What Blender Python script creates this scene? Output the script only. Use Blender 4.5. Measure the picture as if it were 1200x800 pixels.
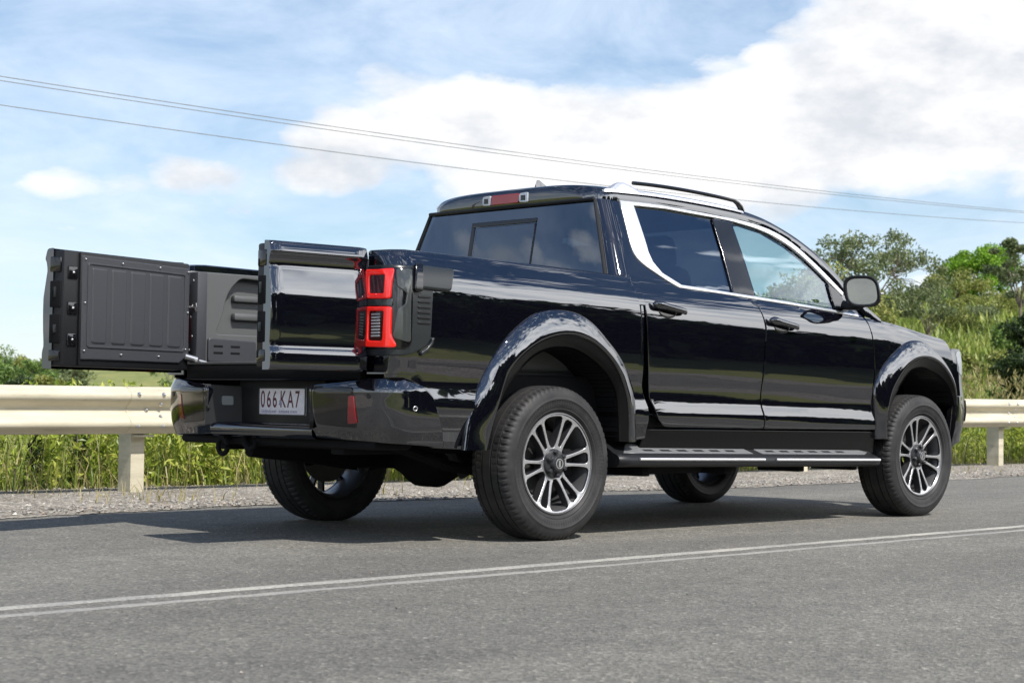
import bpy, bmesh, math, random
import numpy as np
from mathutils import Vector, Matrix
from mathutils.geometry import delaunay_2d_cdt

for o in list(bpy.data.objects):
    bpy.data.objects.remove(o)
S = bpy.context.scene
COL = S.collection
random.seed(7)
RNG = np.random.default_rng(11)
R = math.radians

# ------------------------------------------------------------------ camera
cam_d = bpy.data.cameras.new('camera')
cam = bpy.data.objects.new('camera', cam_d)
COL.objects.link(cam)
cam_d.sensor_width = 36.0
cam_d.lens = 36.0 * 2032.1 / 1200.0
cam_d.clip_start = 0.1
cam_d.clip_end = 6000
yaw, pitch, roll = 0.7830, 0.0356, 0.0142
Fv = Vector((math.cos(yaw) * math.cos(pitch), math.sin(yaw) * math.cos(pitch), math.sin(pitch)))
Rv = Vector((math.sin(yaw), -math.cos(yaw), 0))
Uv = Rv.cross(Fv)
R2 = Rv * math.cos(roll) + Uv * math.sin(roll)
U2 = -Rv * math.sin(roll) + Uv * math.cos(roll)
m = Matrix((R2, U2, -Fv)).transposed().to_4x4()
m.translation = Vector((-6.2775, -6.8775, 0.676))
cam.matrix_world = m
cam_d.dof.use_dof = True
cam_d.dof.focus_distance = 9.3
cam_d.dof.aperture_fstop = 7.1
S.camera = cam

# ------------------------------------------------------------------ sky
SUN_TO = Vector((-0.10, -0.80, 1.0)).normalized()
W = bpy.data.worlds.new('World')
S.world = W
W.use_nodes = True
W.cycles.sampling_method = 'MANUAL'
W.cycles.sample_map_resolution = 512
nt = W.node_tree
nt.nodes.clear()


def N(tree, typ, **kw):
    n = tree.nodes.new(typ)
    for k, v in kw.items():
        if k == 'inp':
            for a, b in v.items():
                n.inputs[a].default_value = b
        else:
            setattr(n, k, v)
    return n


def L(tree, a, b):
    tree.links.new(a, b)


def ramp(tree, src, stops, interp='LINEAR'):
    r = tree.nodes.new('ShaderNodeValToRGB')
    r.color_ramp.interpolation = interp
    e = r.color_ramp.elements
    while len(e) < len(stops):
        e.new(0.5)
    for i, (pos, c) in enumerate(stops):
        e[i].position = pos
        e[i].color = (c, c, c, 1) if isinstance(c, (int, float)) else (*c, 1)
    if src is not None:
        tree.links.new(src, r.inputs[0])
    return r.outputs[0]


def math_n(tree, op, a, b=None, clamp=False):
    n = tree.nodes.new('ShaderNodeMath')
    n.operation = op
    n.use_clamp = clamp
    for i, v in enumerate((a, b)):
        if v is None:
            continue
        if isinstance(v, (int, float)):
            n.inputs[i].default_value = v
        else:
            tree.links.new(v, n.inputs[i])
    return n.outputs[0]


sky = N(nt, 'ShaderNodeTexSky', sky_type='NISHITA', sun_disc=False,
        sun_elevation=math.asin(SUN_TO.z), sun_rotation=math.atan2(SUN_TO.x, SUN_TO.y),
        air_density=1.0, dust_density=0.25, ozone_density=3.0)
hs = N(nt, 'ShaderNodeHueSaturation', inp={'Saturation': 1.22})
L(nt, sky.outputs[0], hs.inputs['Color'])
tc = N(nt, 'ShaderNodeTexCoord')
sep = N(nt, 'ShaderNodeSeparateXYZ')
L(nt, tc.outputs['Generated'], sep.inputs[0])
elev = sep.outputs[2]
# cumulus: noise on the view direction, flattened
mp = N(nt, 'ShaderNodeMapping')
mp.inputs['Scale'].default_value = (1.0, 1.0, 2.1)
L(nt, tc.outputs['Generated'], mp.inputs[0])
n1 = N(nt, 'ShaderNodeTexNoise', inp={'Scale': 6.5, 'Detail': 10.0, 'Roughness': 0.62, 'Distortion': 0.15})
L(nt, mp.outputs[0], n1.inputs['Vector'])


def dirv(u, v):
    d = Fv * 2032.1 + R2 * (u - 600) - U2 * (v - 400)
    return d.normalized()


def blob(d, rad, amp, flat=2.0):
    """soft cloud cell around a direction of the sky (height squashed)."""
    s = N(nt, 'ShaderNodeVectorMath', operation='SUBTRACT')
    L(nt, tc.outputs['Generated'], s.inputs[0])
    s.inputs[1].default_value = d
    k = N(nt, 'ShaderNodeVectorMath', operation='MULTIPLY')
    k.inputs[1].default_value = (1, 1, flat)
    L(nt, s.outputs[0], k.inputs[0])
    ln = N(nt, 'ShaderNodeVectorMath', operation='LENGTH')
    L(nt, k.outputs[0], ln.inputs[0])
    q = math_n(nt, 'DIVIDE', ln.outputs['Value'], rad)
    q = math_n(nt, 'SUBTRACT', 1.0, q, True)
    q = math_n(nt, 'POWER', q, 0.8)
    return math_n(nt, 'MULTIPLY', q, amp)


belt = ramp(nt, elev, [(0.0, .05), (.06, .10), (.13, .15), (.24, .13), (.38, .03), (.55, -.0), (1.0, 0.0)])
vor = N(nt, 'ShaderNodeTexVoronoi', feature='F1', inp={'Scale': 24.0})
dis = N(nt, 'ShaderNodeVectorMath', operation='MULTIPLY_ADD')
L(nt, n1.outputs['Color'], dis.inputs[0])
dis.inputs[1].default_value = (.05, .05, .05)
L(nt, mp.outputs[0], dis.inputs[2])
L(nt, dis.outputs[0], vor.inputs['Vector'])
puff = math_n(nt, 'MULTIPLY', math_n(nt, 'SUBTRACT', .44, vor.outputs['Distance']), .34)
dens = math_n(nt, 'ADD', math_n(nt, 'ADD', n1.outputs['Fac'], belt), puff)
CELLS = [((1160, 120), .145, .50, 1.55), ((1010, 120), .125, .42, 1.9), ((860, 165), .13, .42, 2.4), ((1120, 40), .10, .40, 1.8),
         ((700, 150), .115, .46, 2.3), ((560, 135), .105, .46, 2.1), ((475, 115), .06, .34, 1.7), ((378, 182), .040, .95, 1.3), ((205, 214), .085, .90, 2.6),
         ((70, 215), .05, .36, 3.0), ((760, 205), .13, .34, 3.6), ((200, 40), .26, -.30, 2.0), ((400, 20), .12, -.2, 2.0), ((720, 15), .14, -.46, 2.0),
         ((1010, 255), .12, -.34, 3.5), ((300, 300), .2, -.24, 3.0), ((120, 120), .14, -.26, 2.0)]
for (uv, rad, amp, fl) in CELLS:
    dens = math_n(nt, 'ADD', dens, blob(dirv(*uv), rad, amp * (.62 if amp > 0 else 1.0), fl))
# a broad bank across the road, the one the paintwork mirrors
dens = math_n(nt, 'ADD', dens, blob(Vector((.80, -.56, .20)).normalized(), 1.05, .62, 3.0))
cum = ramp(nt, dens, [(0.57, 0.0), (0.64, 0.45), (0.74, 0.86), (0.95, 1.0)])
# thin high cirrus veil
mp2 = N(nt, 'ShaderNodeMapping')
mp2.inputs['Rotation'].default_value = (0.3, 0.1, 0.5)
mp2.inputs['Scale'].default_value = (1.5, 4.0, 7.0)
L(nt, tc.outputs['Generated'], mp2.inputs[0])
n2 = N(nt, 'ShaderNodeTexNoise', inp={'Scale': 2.6, 'Detail': 9.0, 'Roughness': 0.62, 'Distortion': 0.35})
L(nt, mp2.outputs[0], n2.inputs['Vector'])
cir = ramp(nt, n2.outputs['Fac'], [(0.30, 0.22), (0.64, 0.82)])
cirf = ramp(nt, elev, [(0.0, 1.0), (0.26, 0.85), (0.42, 0.30), (0.65, 0.12)])
cir = math_n(nt, 'MULTIPLY', cir, cirf)
# cloud brightness: tops white, bellies greyer
n3 = N(nt, 'ShaderNodeTexNoise', inp={'Scale': 9.0, 'Detail': 6.0, 'Roughness': 0.6})
L(nt, mp.outputs[0], n3.inputs['Vector'])
ccol = ramp(nt, n3.outputs['Fac'], [(0.36, (6.3, 6.6, 7.1)), (0.56, (9.4, 9.3, 9.2))])
mixa = N(nt, 'ShaderNodeMix', data_type='RGBA')
L(nt, cir, mixa.inputs[0])
L(nt, hs.outputs[0], mixa.inputs[6])
mixa.inputs[7].default_value = (7.6, 8.6, 10.0, 1)
mixb = N(nt, 'ShaderNodeMix', data_type='RGBA')
L(nt, cum, mixb.inputs[0])
L(nt, mixa.outputs[2], mixb.inputs[6])
# clouds and veil scatter more light on the sun's side of the sky
dt = N(nt, 'ShaderNodeVectorMath', operation='DOT_PRODUCT')
L(nt, tc.outputs['Generated'], dt.inputs[0])
dt.inputs[1].default_value = SUN_TO
fwd = N(nt, 'ShaderNodeMapRange', interpolation_type='SMOOTHSTEP')
L(nt, dt.outputs['Value'], fwd.inputs['Value'])
fwd.inputs['From Min'].default_value = -0.25
fwd.inputs['From Max'].default_value = 1.0
fwd.inputs['To Min'].default_value = 1.0
fwd.inputs['To Max'].default_value = 4.2
cmul = N(nt, 'ShaderNodeVectorMath', operation='SCALE')
L(nt, ccol, cmul.inputs[0])
L(nt, fwd.outputs[0], cmul.inputs['Scale'])
L(nt, cmul.outputs[0], mixb.inputs[7])
bg = N(nt, 'ShaderNodeBackground')
bg.inputs['Strength'].default_value = 0.10
L(nt, mixb.outputs[2], bg.inputs[0])
wo = N(nt, 'ShaderNodeOutputWorld')
L(nt, bg.outputs[0], wo.inputs[0])

# ------------------------------------------------------------------ sun and exposure
sun_d = bpy.data.lights.new('sun', 'SUN')
sun_d.energy = 5.0
sun_d.angle = R(0.53)
sun_d.color = (1.0, 0.955, 0.89)
sun = bpy.data.objects.new('sun', sun_d)
COL.objects.link(sun)
sun.location = SUN_TO * 60
sun.rotation_euler = (-SUN_TO).to_track_quat('-Z', 'Y').to_euler()
S.view_settings.view_transform = 'Standard'
S.view_settings.look = 'None'
S.view_settings.exposure = 0.27
S.view_settings.gamma = 1.0
S.view_settings.use_curve_mapping = False
S.render.engine = 'CYCLES'
S.render.resolution_x = 1024
S.render.resolution_y = 682
S.cycles.max_bounces = 8
S.cycles.transparent_max_bounces = 16

# ------------------------------------------------------------------ materials


def mat(name, col=(.5, .5, .5), rough=.5, metal=0.0, ior=1.5, coat=0.0, spec=None):
    M = bpy.data.materials.new(name)
    M.use_nodes = True
    b = M.node_tree.nodes['Principled BSDF']
    b.inputs['Base Color'].default_value = (*col, 1)
    b.inputs['Roughness'].default_value = rough
    b.inputs['Metallic'].default_value = metal
    b.inputs['IOR'].default_value = ior
    b.inputs['Coat Weight'].default_value = coat
    return M


def bsdf(M):
    return M.node_tree.nodes['Principled BSDF']


def bump(M, scale, strength, dist=.01, detail=4, coord='Object'):
    t = M.node_tree
    tcn = N(t, 'ShaderNodeTexCoord')
    n = N(t, 'ShaderNodeTexNoise', inp={'Scale': scale, 'Detail': detail})
    L(t, tcn.outputs[coord], n.inputs['Vector'])
    b = N(t, 'ShaderNodeBump', inp={'Strength': strength, 'Distance': dist})
    L(t, n.outputs['Fac'], b.inputs['Height'])
    L(t, b.outputs[0], bsdf(M).inputs['Normal'])
    return n


def noisecol(M, scale, c0, c1, lo=.35, hi=.65, detail=5, rough=.6, coord='Object'):
    t = M.node_tree
    tcn = N(t, 'ShaderNodeTexCoord')
    n = N(t, 'ShaderNodeTexNoise', inp={'Scale': scale, 'Detail': detail, 'Roughness': rough})
    L(t, tcn.outputs[coord], n.inputs['Vector'])
    o = ramp(t, n.outputs['Fac'], [(lo, c0), (hi, c1)])
    L(t, o, bsdf(M).inputs['Base Color'])
    return o


PAINT = mat('black_clearcoat_paint', (.0025, .0025, .005), .02, 0, 2.15)
bsdf_tint = PAINT.node_tree.nodes['Principled BSDF'].inputs['Specular Tint']
bsdf_tint.default_value = (.93, .96, 1.0, 1)
bump(PAINT, 2.2, .007, .02, 2)
TRIMB = mat('low_gloss_black_trim', (.004, .004, .0045), .22, 0, 1.32)
GLOSSB = mat('gloss_black_trim', (.005, .005, .006), .10, 0, 1.6)
PLAST = mat('textured_black_plastic', (.009, .0095, .011), .45, 0, 1.4)
bump(PLAST, 900, .15, .001)
DARK = mat('underbody_black', (.005, .005, .006), .85, 0, 1.3)
LINER = mat('grey_bed_liner', (.036, .038, .044), .5)
bump(LINER, 700, .25, .001)
BEDGREY = mat('bed_wall_paint', (.085, .088, .088), .42)
bump(BEDGREY, 300, .2, .001)
GREYCLAD = mat('charcoal_cladding', (.013, .016, .018), .35)
CHROME = mat('bright_chrome', (.88, .88, .88), .30, .75)
SILVER = mat('satin_silver', (.72, .72, .74), .32, .8)
STEEL = mat('bare_steel', (.55, .55, .55), .35, 1.0)
RUBBER = mat('tyre_rubber', (.028, .028, .029), .6, 0, 1.4)
noisecol(RUBBER, 9, (.015, .015, .016), (.031, .030, .030))
ALLOY = mat('machined_alloy', (.66, .66, .68), .32, .85)
ALLOYD = mat('dark_alloy', (.055, .056, .06), .35, .6)
BARREL = mat('rim_barrel', (.16, .16, .165), .4, .7)
DISC = mat('brake_iron', (.06, .058, .055), .5, .5)
TREAD = mat('tread_plate', (.20, .205, .21), .35, .35)
HEADL = mat('lamp_clear', (.50, .52, .55), .08, .3)
NOSEL = mat('headlamp_lens', (.20, .22, .24), .05, .2, 1.8)
SEAT = mat('seat_leather', (.02, .02, .022), .5)
PWHITE = mat('plate_white', (.82, .80, .84), .4)
noisecol(PWHITE, 60, (.74, .72, .78), (.86, .83, .87))
PMAROON = mat('plate_maroon', (.10, .008, .03), .45)
PBLUE = mat('plate_blue_grey', (.30, .28, .42), .45)
AMBERBLK = mat('sensor_black', (.01, .01, .01), .3)
MIRROR = mat('mirror_glass', (.80, .86, .86), .02, 1.0)


def redlens(name, col, emis=0):
    M = mat(name, col, .08, 0, 1.6, .6)
    return M


REDL = redlens('red_lens', (.62, .008, .006))
t = REDL.node_tree
bsdf(REDL).inputs['Emission Color'].default_value = (1, .03, .02, 1)
bsdf(REDL).inputs['Emission Strength'].default_value = .24     # the tail lamp is lit
REDD = redlens('dark_red_lens', (.30, .008, .012))
REDC = redlens('smoked_red_core', (.055, .004, .006))
REDREF = redlens('red_reflector', (.17, .005, .010))
CLEARL = mat('smoke_lens', (.055, .06, .06), .1, .2, 1.6)


def glass(name, tint, ior):
    M = bpy.data.materials.new(name)
    M.use_nodes = True
    t = M.node_tree
    t.nodes.clear()
    tr = N(t, 'ShaderNodeBsdfTransparent')
    tr.inputs[0].default_value = (*tint, 1)
    g = N(t, 'ShaderNodeBsdfGlossy')
    g.inputs['Roughness'].default_value = 0.01
    g.inputs[0].default_value = (.78, .87, 1.0, 1)
    fr = N(t, 'ShaderNodeFresnel')
    gg = N(t, 'ShaderNodeNewGeometry')
    io = N(t, 'ShaderNodeMapRange')      # a thin sheet reflects alike from both sides
    L(t, gg.outputs['Backfacing'], io.inputs['Value'])
    io.inputs['To Min'].default_value = ior
    io.inputs['To Max'].default_value = 1.0 / ior
    L(t, io.outputs[0], fr.inputs['IOR'])
    mx = N(t, 'ShaderNodeMixShader')
    L(t, fr.outputs[0], mx.inputs[0])
    L(t, tr.outputs[0], mx.inputs[1])
    L(t, g.outputs[0], mx.inputs[2])
    o = N(t, 'ShaderNodeOutputMaterial')
    L(t, mx.outputs[0], o.inputs[0])
    return M


GCLEAR = glass('tinted_window_glass', (.72, .84, .82), 2.1)
GDARK = glass('privacy_glass', (.035, .04, .05), 2.5)
GSLIDE = glass('sliding_pane_glass', (.09, .12, .14), 2.4)

# ------------------------------------------------------------------ mesh helpers


def mk(name, V, F, material, parent=None, normals=None, mir=False, smooth=True, auto=None):
    V = np.asarray(V, float).copy()
    if mir:
        V[:, 1] *= -1
        F = [tuple(reversed(f)) for f in F]
        if normals is not None:
            normals = np.asarray(normals, float).copy()
            normals[:, 1] *= -1
    me = bpy.data.meshes.new(name)
    me.from_pydata(V.tolist(), [], [tuple(int(i) for i in f) for f in F])
    me.update()
    if smooth:
        me.polygons.foreach_set('use_smooth', [True] * len(me.polygons))
        if normals is not None:
            me.normals_split_custom_set_from_vertices([tuple(n) for n in normals])
        elif auto is not None:
            me.set_sharp_from_angle(angle=R(auto))
    for mt in (material if isinstance(material, (list, tuple)) else [material]):
        me.materials.append(mt)
    ob = bpy.data.objects.new(name, me)
    COL.objects.link(ob)
    if parent:
        ob.parent = parent
    return ob


def tag(o, label=None, cat=None, group=None, kind=None):
    if label:
        o['label'] = label
    if cat:
        o['category'] = cat
    if group:
        o['group'] = group
    if kind:
        o['kind'] = kind
    return o


def empty(name, loc=(0, 0, 0)):
    o = bpy.data.objects.new(name, None)
    o.location = loc
    o.empty_display_size = .2
    COL.objects.link(o)
    return o


class MB:
    """collects simple solids into one mesh"""

    def __init__(s):
        s.V = []
        s.F = []

    def add(s, V, F):
        k = len(s.V)
        s.V += [tuple(v) for v in V]
        s.F += [tuple(i + k for i in f) for f in F]
        return s

    def box(s, x0, x1, y0, y1, z0, z1, c=.0):
        """box with chamfered edges"""
        if c <= 0:
            V = [(x, y, z) for x in (x0, x1) for y in (y0, y1) for z in (z0, z1)]
            return s.add(V, [(0, 1, 3, 2), (4, 6, 7, 5), (0, 4, 5, 1), (2, 3, 7, 6), (0, 2, 6, 4), (1, 5, 7, 3)])
        bm = bmesh.new()
        bmesh.ops.create_cube(bm, size=1)
        for v in bm.verts:
            v.co = Vector(((x0 + x1) / 2 + v.co.x * (x1 - x0), (y0 + y1) / 2 + v.co.y * (y1 - y0), (z0 + z1) / 2 + v.co.z * (z1 - z0)))
        bmesh.ops.bevel(bm, geom=bm.edges[:], offset=c, segments=2, profile=.5, affect='EDGES')
        bm.verts.index_update()
        V = [v.co[:] for v in bm.verts]
        F = [tuple(v.index for v in f.verts) for f in bm.faces]
        bm.free()
        return s.add(V, F)

    def tube(s, pts, r, n=10, caps=True):
        pts = [Vector(p) for p in pts]
        rr = r if isinstance(r, (list, tuple)) else [r] * len(pts)
        k = len(s.V)
        up = Vector((0, 0, 1))
        for i, p in enumerate(pts):
            d = (pts[min(i + 1, len(pts) - 1)] - pts[max(i - 1, 0)]).normalized()
            a = d.cross(up)
            if a.length < .05:
                a = d.cross(Vector((1, 0, 0)))
            a.normalize()
            b = a.cross(d)
            for j in range(n):
                t = 2 * math.pi * j / n
                s.V.append(tuple(p + (a * math.cos(t) + b * math.sin(t)) * rr[i]))
        for i in range(len(pts) - 1):
            for j in range(n):
                s.F.append((k + i * n + j, k + i * n + (j + 1) % n, k + (i + 1) * n + (j + 1) % n, k + (i + 1) * n + j))
        if caps:
            s.F.append(tuple(k + j for j in reversed(range(n))))
            s.F.append(tuple(k + (len(pts) - 1) * n + j for j in range(n)))
        return s

    def lathe(s, prof, n=48, axis='y', c=(0, 0, 0)):
        """prof: (axial, radius)"""
        k = len(s.V)
        for (a, r) in prof:
            for j in range(n):
                t = 2 * math.pi * j / n
                u, v = r * math.cos(t), r * math.sin(t)
                p = {'y': (u, a, v), 'x': (a, u, v), 'z': (u, v, a)}[axis]
                s.V.append((p[0] + c[0], p[1] + c[1], p[2] + c[2]))
        for i in range(len(prof) - 1):
            for j in range(n):
                s.F.append((k + i * n + j, k + i * n + (j + 1) % n, k + (i + 1) * n + (j + 1) % n, k + (i + 1) * n + j))
        return s

    def build(s, name, material, parent=None, smooth=True, auto=35, mir=False):
        return mk(name, s.V, s.F, material, parent, mir=mir, smooth=smooth, auto=auto)


def spline(pts, n, closed=False):
    P = np.asarray(pts, float)
    d = np.r_[0, np.cumsum(np.linalg.norm(np.diff(P, axis=0), axis=1))]
    # Catmull-Rom through points, parametrised by chord
    out = []
    t = np.linspace(0, d[-1], n)
    for q in t:
        i = min(max(np.searchsorted(d, q, side='right') - 1, 0), len(P) - 2)
        u = (q - d[i]) / (d[i + 1] - d[i])
        h = d[i + 1] - d[i]
        p0, p1 = P[i], P[i + 1]
        m0 = (P[i + 1] - P[i - 1]) / (d[i + 1] - d[i - 1]) if i > 0 else (p1 - p0) / h
        m1 = (P[i + 2] - P[i]) / (d[i + 2] - d[i]) if i + 2 < len(P) else (p1 - p0) / h
        out.append((2 * u**3 - 3 * u**2 + 1) * p0 + (u**3 - 2 * u**2 + u) * h * m0 + (-2 * u**3 + 3 * u**2) * p1 + (u**3 - u**2) * h * m1)
    return np.array(out)


def rnd(pts, n=5):
    """polygon from (u, v[, r]) with filleted corners"""
    out = []
    m_ = len(pts)
    for i, p in enumerate(pts):
        r = p[2] if len(p) > 2 else 0
        c = np.array(p[:2], float)
        if r <= 0:
            out.append(c)
            continue
        a = np.array(pts[i - 1][:2], float) - c
        b = np.array(pts[(i + 1) % m_][:2], float) - c
        la, lb = np.linalg.norm(a), np.linalg.norm(b)
        r_ = min(r, .48 * la, .48 * lb)
        p0, p2 = c + a / la * r_, c + b / lb * r_
        for k in range(n + 1):
            t = k / n
            out.append((1 - t)**2 * p0 + 2 * t * (1 - t) * c + t * t * p2)
    return [tuple(q) for q in out]


def area2(P):
    P = np.asarray(P)
    x, y = P[:, 0], P[:, 1]
    return float(np.sum(x * np.roll(y, -1) - np.roll(x, -1) * y))


def resample(P, step):
    out = []
    m_ = len(P)
    for i in range(m_):
        a, b = np.array(P[i], float), np.array(P[(i + 1) % m_], float)
        l = np.linalg.norm(b - a)
        if l < 1e-6:
            continue
        k = max(1, int(math.ceil(l / step)))
        for j in range(k):
            out.append(a + (b - a) * j / k)
    return np.array(out)


def inset(P, d):
    t = np.roll(P, -1, 0) - P
    t /= np.linalg.norm(t, axis=1)[:, None] + 1e-12
    n = np.stack([-t[:, 1], t[:, 0]], 1)
    n0 = np.roll(n, 1, 0)
    b = n + n0
    b /= (np.linalg.norm(b, axis=1)[:, None] + 1e-12)
    c = np.clip(np.sum(b * n, 1), .5, 1)
    return P + b * (d / c)[:, None], -b


def inside(poly, Q):
    x, y = Q[:, 0], Q[:, 1]
    r = np.zeros(len(Q), bool)
    a = poly
    b = np.roll(poly, -1, 0)
    for (x1, y1), (x2, y2) in zip(a, b):
        c = ((y1 > y) != (y2 > y))
        if y1 != y2:
            r ^= c & (x < (x2 - x1) * (y - y1) / (y2 - y1) + x1)
    return r


def dist_seg(poly, Q):
    a = poly[None]
    b = np.roll(poly, -1, 0)[None]
    q = Q[:, None]
    ab = b - a
    t = np.clip(np.sum((q - a) * ab, 2) / (np.sum(ab * ab, 2) + 1e-12), 0, 1)
    return np.linalg.norm(q - a - ab * t[..., None], axis=2).min(1)


def panel(name, outline, mapf, material, parent, thick=.02, step=.04, holes=(), rl=.004, rd=.003, off=0.0,
          mir=False, sgn=1, back=False, gu=None):
    """a sheet with rolled edges laid on the surface mapf(u, v)"""
    loops = []
    P = np.asarray(outline, float)[:, :2]
    if area2(P) < 0:
        P = P[::-1]
    loops.append(resample(P, step))
    for h in holes:
        h = np.asarray(h, float)[:, :2]
        if area2(h) > 0:
            h = h[::-1]
        loops.append(resample(h, step))
    ins, outs = [], []
    for l in loops:
        i_, o_ = inset(l, rl)
        ins.append(i_)
        outs.append(o_)
    lo, hi = ins[0].min(0), ins[0].max(0)
    su, sv = (gu or (step, step))
    gx = np.arange(lo[0], hi[0], su)
    gy = np.arange(lo[1], hi[1], sv)
    G = np.stack(np.meshgrid(gx, gy), -1).reshape(-1, 2)
    if len(G):
        k = inside(ins[0], G)
        for h in ins[1:]:
            k &= ~inside(h, G)
        G = G[k]
    if len(G):
        k = np.ones(len(G), bool)
        for h in ins:
            k &= dist_seg(h, G) > .3 * min(su, sv)
        G = G[k]
    pts = []
    edges = []
    for l in ins:
        b = len(pts)
        pts += [tuple(q) for q in l]
        edges += [(b + i, b + (i + 1) % len(l)) for i in range(len(l))]
    pts += [tuple(q) for q in G]
    res = delaunay_2d_cdt([Vector(q) for q in pts], edges, [], 0, 1e-7)
    ov = np.array([v[:] for v in res[0]])
    tri = [f for f in res[2]]
    cen = np.array([ov[list(f)].mean(0) for f in tri])
    k = inside(ins[0], cen)
    for h in ins[1:]:
        k &= ~inside(h, cen)
    tri = [f if area2(ov[list(f)]) > 0 else tuple(reversed(f)) for f, q in zip(tri, k) if q]
    inmap = {}
    for oi, srcs in enumerate(res[3]):
        for s_ in srcs:
            inmap[s_] = oi

    def ev(Q):
        h = 1e-4
        p = np.array([mapf(a, b) for a, b in Q])
        pu = np.array([mapf(a + h, b) for a, b in Q]) - np.array([mapf(a - h, b) for a, b in Q])
        pv = np.array([mapf(a, b + h) for a, b in Q]) - np.array([mapf(a, b - h) for a, b in Q])
        n = np.cross(pu, pv) * sgn
        n /= np.linalg.norm(n, axis=1)[:, None] + 1e-15
        return p, n, pu / (2 * h), pv / (2 * h)
    p, n, _, _ = ev(ov)
    V = [p + n * off]
    NN = [n]
    F = list(tri)
    base = len(ov)
    pos = 0
    for l, o_ in zip(loops, outs):
        p, n, pu, pv = ev(l)
        o3 = pu * o_[:, :1] + pv * o_[:, 1:]
        o3 /= np.linalg.norm(o3, axis=1)[:, None] + 1e-12
        m_ = len(l)
        e = n + o3
        e /= np.linalg.norm(e, axis=1)[:, None]
        V += [p + n * (off - rd), p + n * (off - rd), p + n * (off - thick)]
        NN += [e, o3, o3]
        for i in range(m_):
            j = (i + 1) % m_
            a, b = inmap[pos + i], inmap[pos + j]
            if a != b:
                F.append((base + i, base + j, b, a))
            F.append((base + 2 * m_ + i, base + 2 * m_ + j, base + m_ + j, base + m_ + i))
        base += 3 * m_
        pos += m_
    if back:
        p, n, _, _ = ev(ov)
        V.append(p + n * (off - thick))
        NN.append(-n)
        F += [tuple(base + i for i in reversed(f)) for f in tri]
    V = np.concatenate(V)
    NN = np.concatenate(NN)
    if sgn < 0:
        F = [tuple(reversed(f)) for f in F]
    return mk(name, V, F, material, parent, normals=NN, mir=mir)


def sm(x, a=0., b=1.):
    t = min(max((x - a) / (b - a), 0), 1)
    return t * t * (3 - 2 * t)


# ================================================================== the setting
CAMP = Vector((-6.2775, -6.8775, 0.676))


def az(u):
    return yaw - math.atan((u - 600) / 2032.1)


def at(u, D):
    """ground position seen in picture column u at distance D from where the photographer stood"""
    a = az(u)
    return CAMP.x + D * math.cos(a), CAMP.y + D * math.sin(a)


def smv(x, a, b):
    t = np.clip((x - a) / (b - a), 0, 1)
    return t * t * (3 - 2 * t)


def height(x, y):
    x = np.asarray(x, float)
    y = np.asarray(y, float)
    z = np.full(np.broadcast(x, y).shape, -.03)
    z = z + .02 * smv(y, 4.0, 4.6) - .35 * smv(y, 5.5, 16)
    dx, dy = x - CAMP.x, y - CAMP.y
    g = R(29.5)
    t = dx * math.cos(g) + dy * math.sin(g)
    s = -dx * math.sin(g) + dy * math.cos(g)
    ratio = s / np.maximum(t, 1)
    mask = (1 - smv(ratio, .10, .50)) * smv(y, 7, 26)
    z = z + 8.6 * smv(t, 26, 135) * mask
    # pasture rise far to the left
    g = R(57)
    t = dx * math.cos(g) + dy * math.sin(g)
    s = -dx * math.sin(g) + dy * math.cos(g)
    z = z + 6.6 * smv(t, 120, 330) * (1 - smv(np.abs(s) / np.maximum(t, 1), .25, .6))
    # bank across the road, behind the photographer
    z = z + 1.0 * smv(-y, 8, 22) + 10 * smv(-y, 60, 300)
    z = z + (.12 * np.sin(x * .31 + y * .17) + .10 * np.sin(y * .43 - x * .11)) * smv(np.abs(y - .0), 9, 30)
    return z


def hz(x, y):
    return float(height(x, y))


# ---- ground sheet
GRASS = mat('pasture_grass', (.1, .14, .03), .9)
t_ = GRASS.node_tree
tcn = N(t_, 'ShaderNodeTexCoord')
na = N(t_, 'ShaderNodeTexNoise', inp={'Scale': .045, 'Detail': 6.0, 'Roughness': .65})
nb = N(t_, 'ShaderNodeTexNoise', inp={'Scale': .9, 'Detail': 8.0, 'Roughness': .7})
for q in (na, nb):
    L(t_, tcn.outputs['Object'], q.inputs['Vector'])
s0 = math_n(t_, 'MULTIPLY', na.outputs['Fac'], .6)
s1 = math_n(t_, 'MULTIPLY', nb.outputs['Fac'], .4)
s0 = math_n(t_, 'ADD', s0, s1)
c0 = ramp(t_, s0, [(.36, (.075, .105, .022)), (.48, (.16, .18, .045)), (.60, (.26, .25, .075)), (.7, (.30, .27, .10))])
L(t_, c0, bsdf(GRASS).inputs['Base Color'])
bp_ = N(t_, 'ShaderNodeBump', inp={'Strength': .8, 'Distance': .3})
L(t_, nb.outputs['Fac'], bp_.inputs['Height'])
L(t_, bp_.outputs[0], bsdf(GRASS).inputs['Normal'])

gx = np.unique(np.r_[np.linspace(-1500, -120, 16), np.linspace(-120, -30, 16), np.linspace(-30, 40, 50), np.linspace(40, 200, 60), np.linspace(200, 2500, 40)])
gy = np.unique(np.r_[np.linspace(-1500, -120, 14), np.linspace(-120, -12, 26), np.linspace(-12, 4, 6), np.linspace(4, 24, 30), np.linspace(24, 160, 50), np.linspace(160, 2500, 45)])
X, Y = np.meshgrid(gx, gy)
V = np.stack([X, Y, height(X, Y)], -1).reshape(-1, 3)
nx, ny = len(gx), len(gy)
F = [(j * nx + i, j * nx + i + 1, (j + 1) * nx + i + 1, (j + 1) * nx + i) for j in range(ny - 1) for i in range(nx - 1)]
tag(mk('ground', V, F, GRASS), kind='structure')

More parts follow.
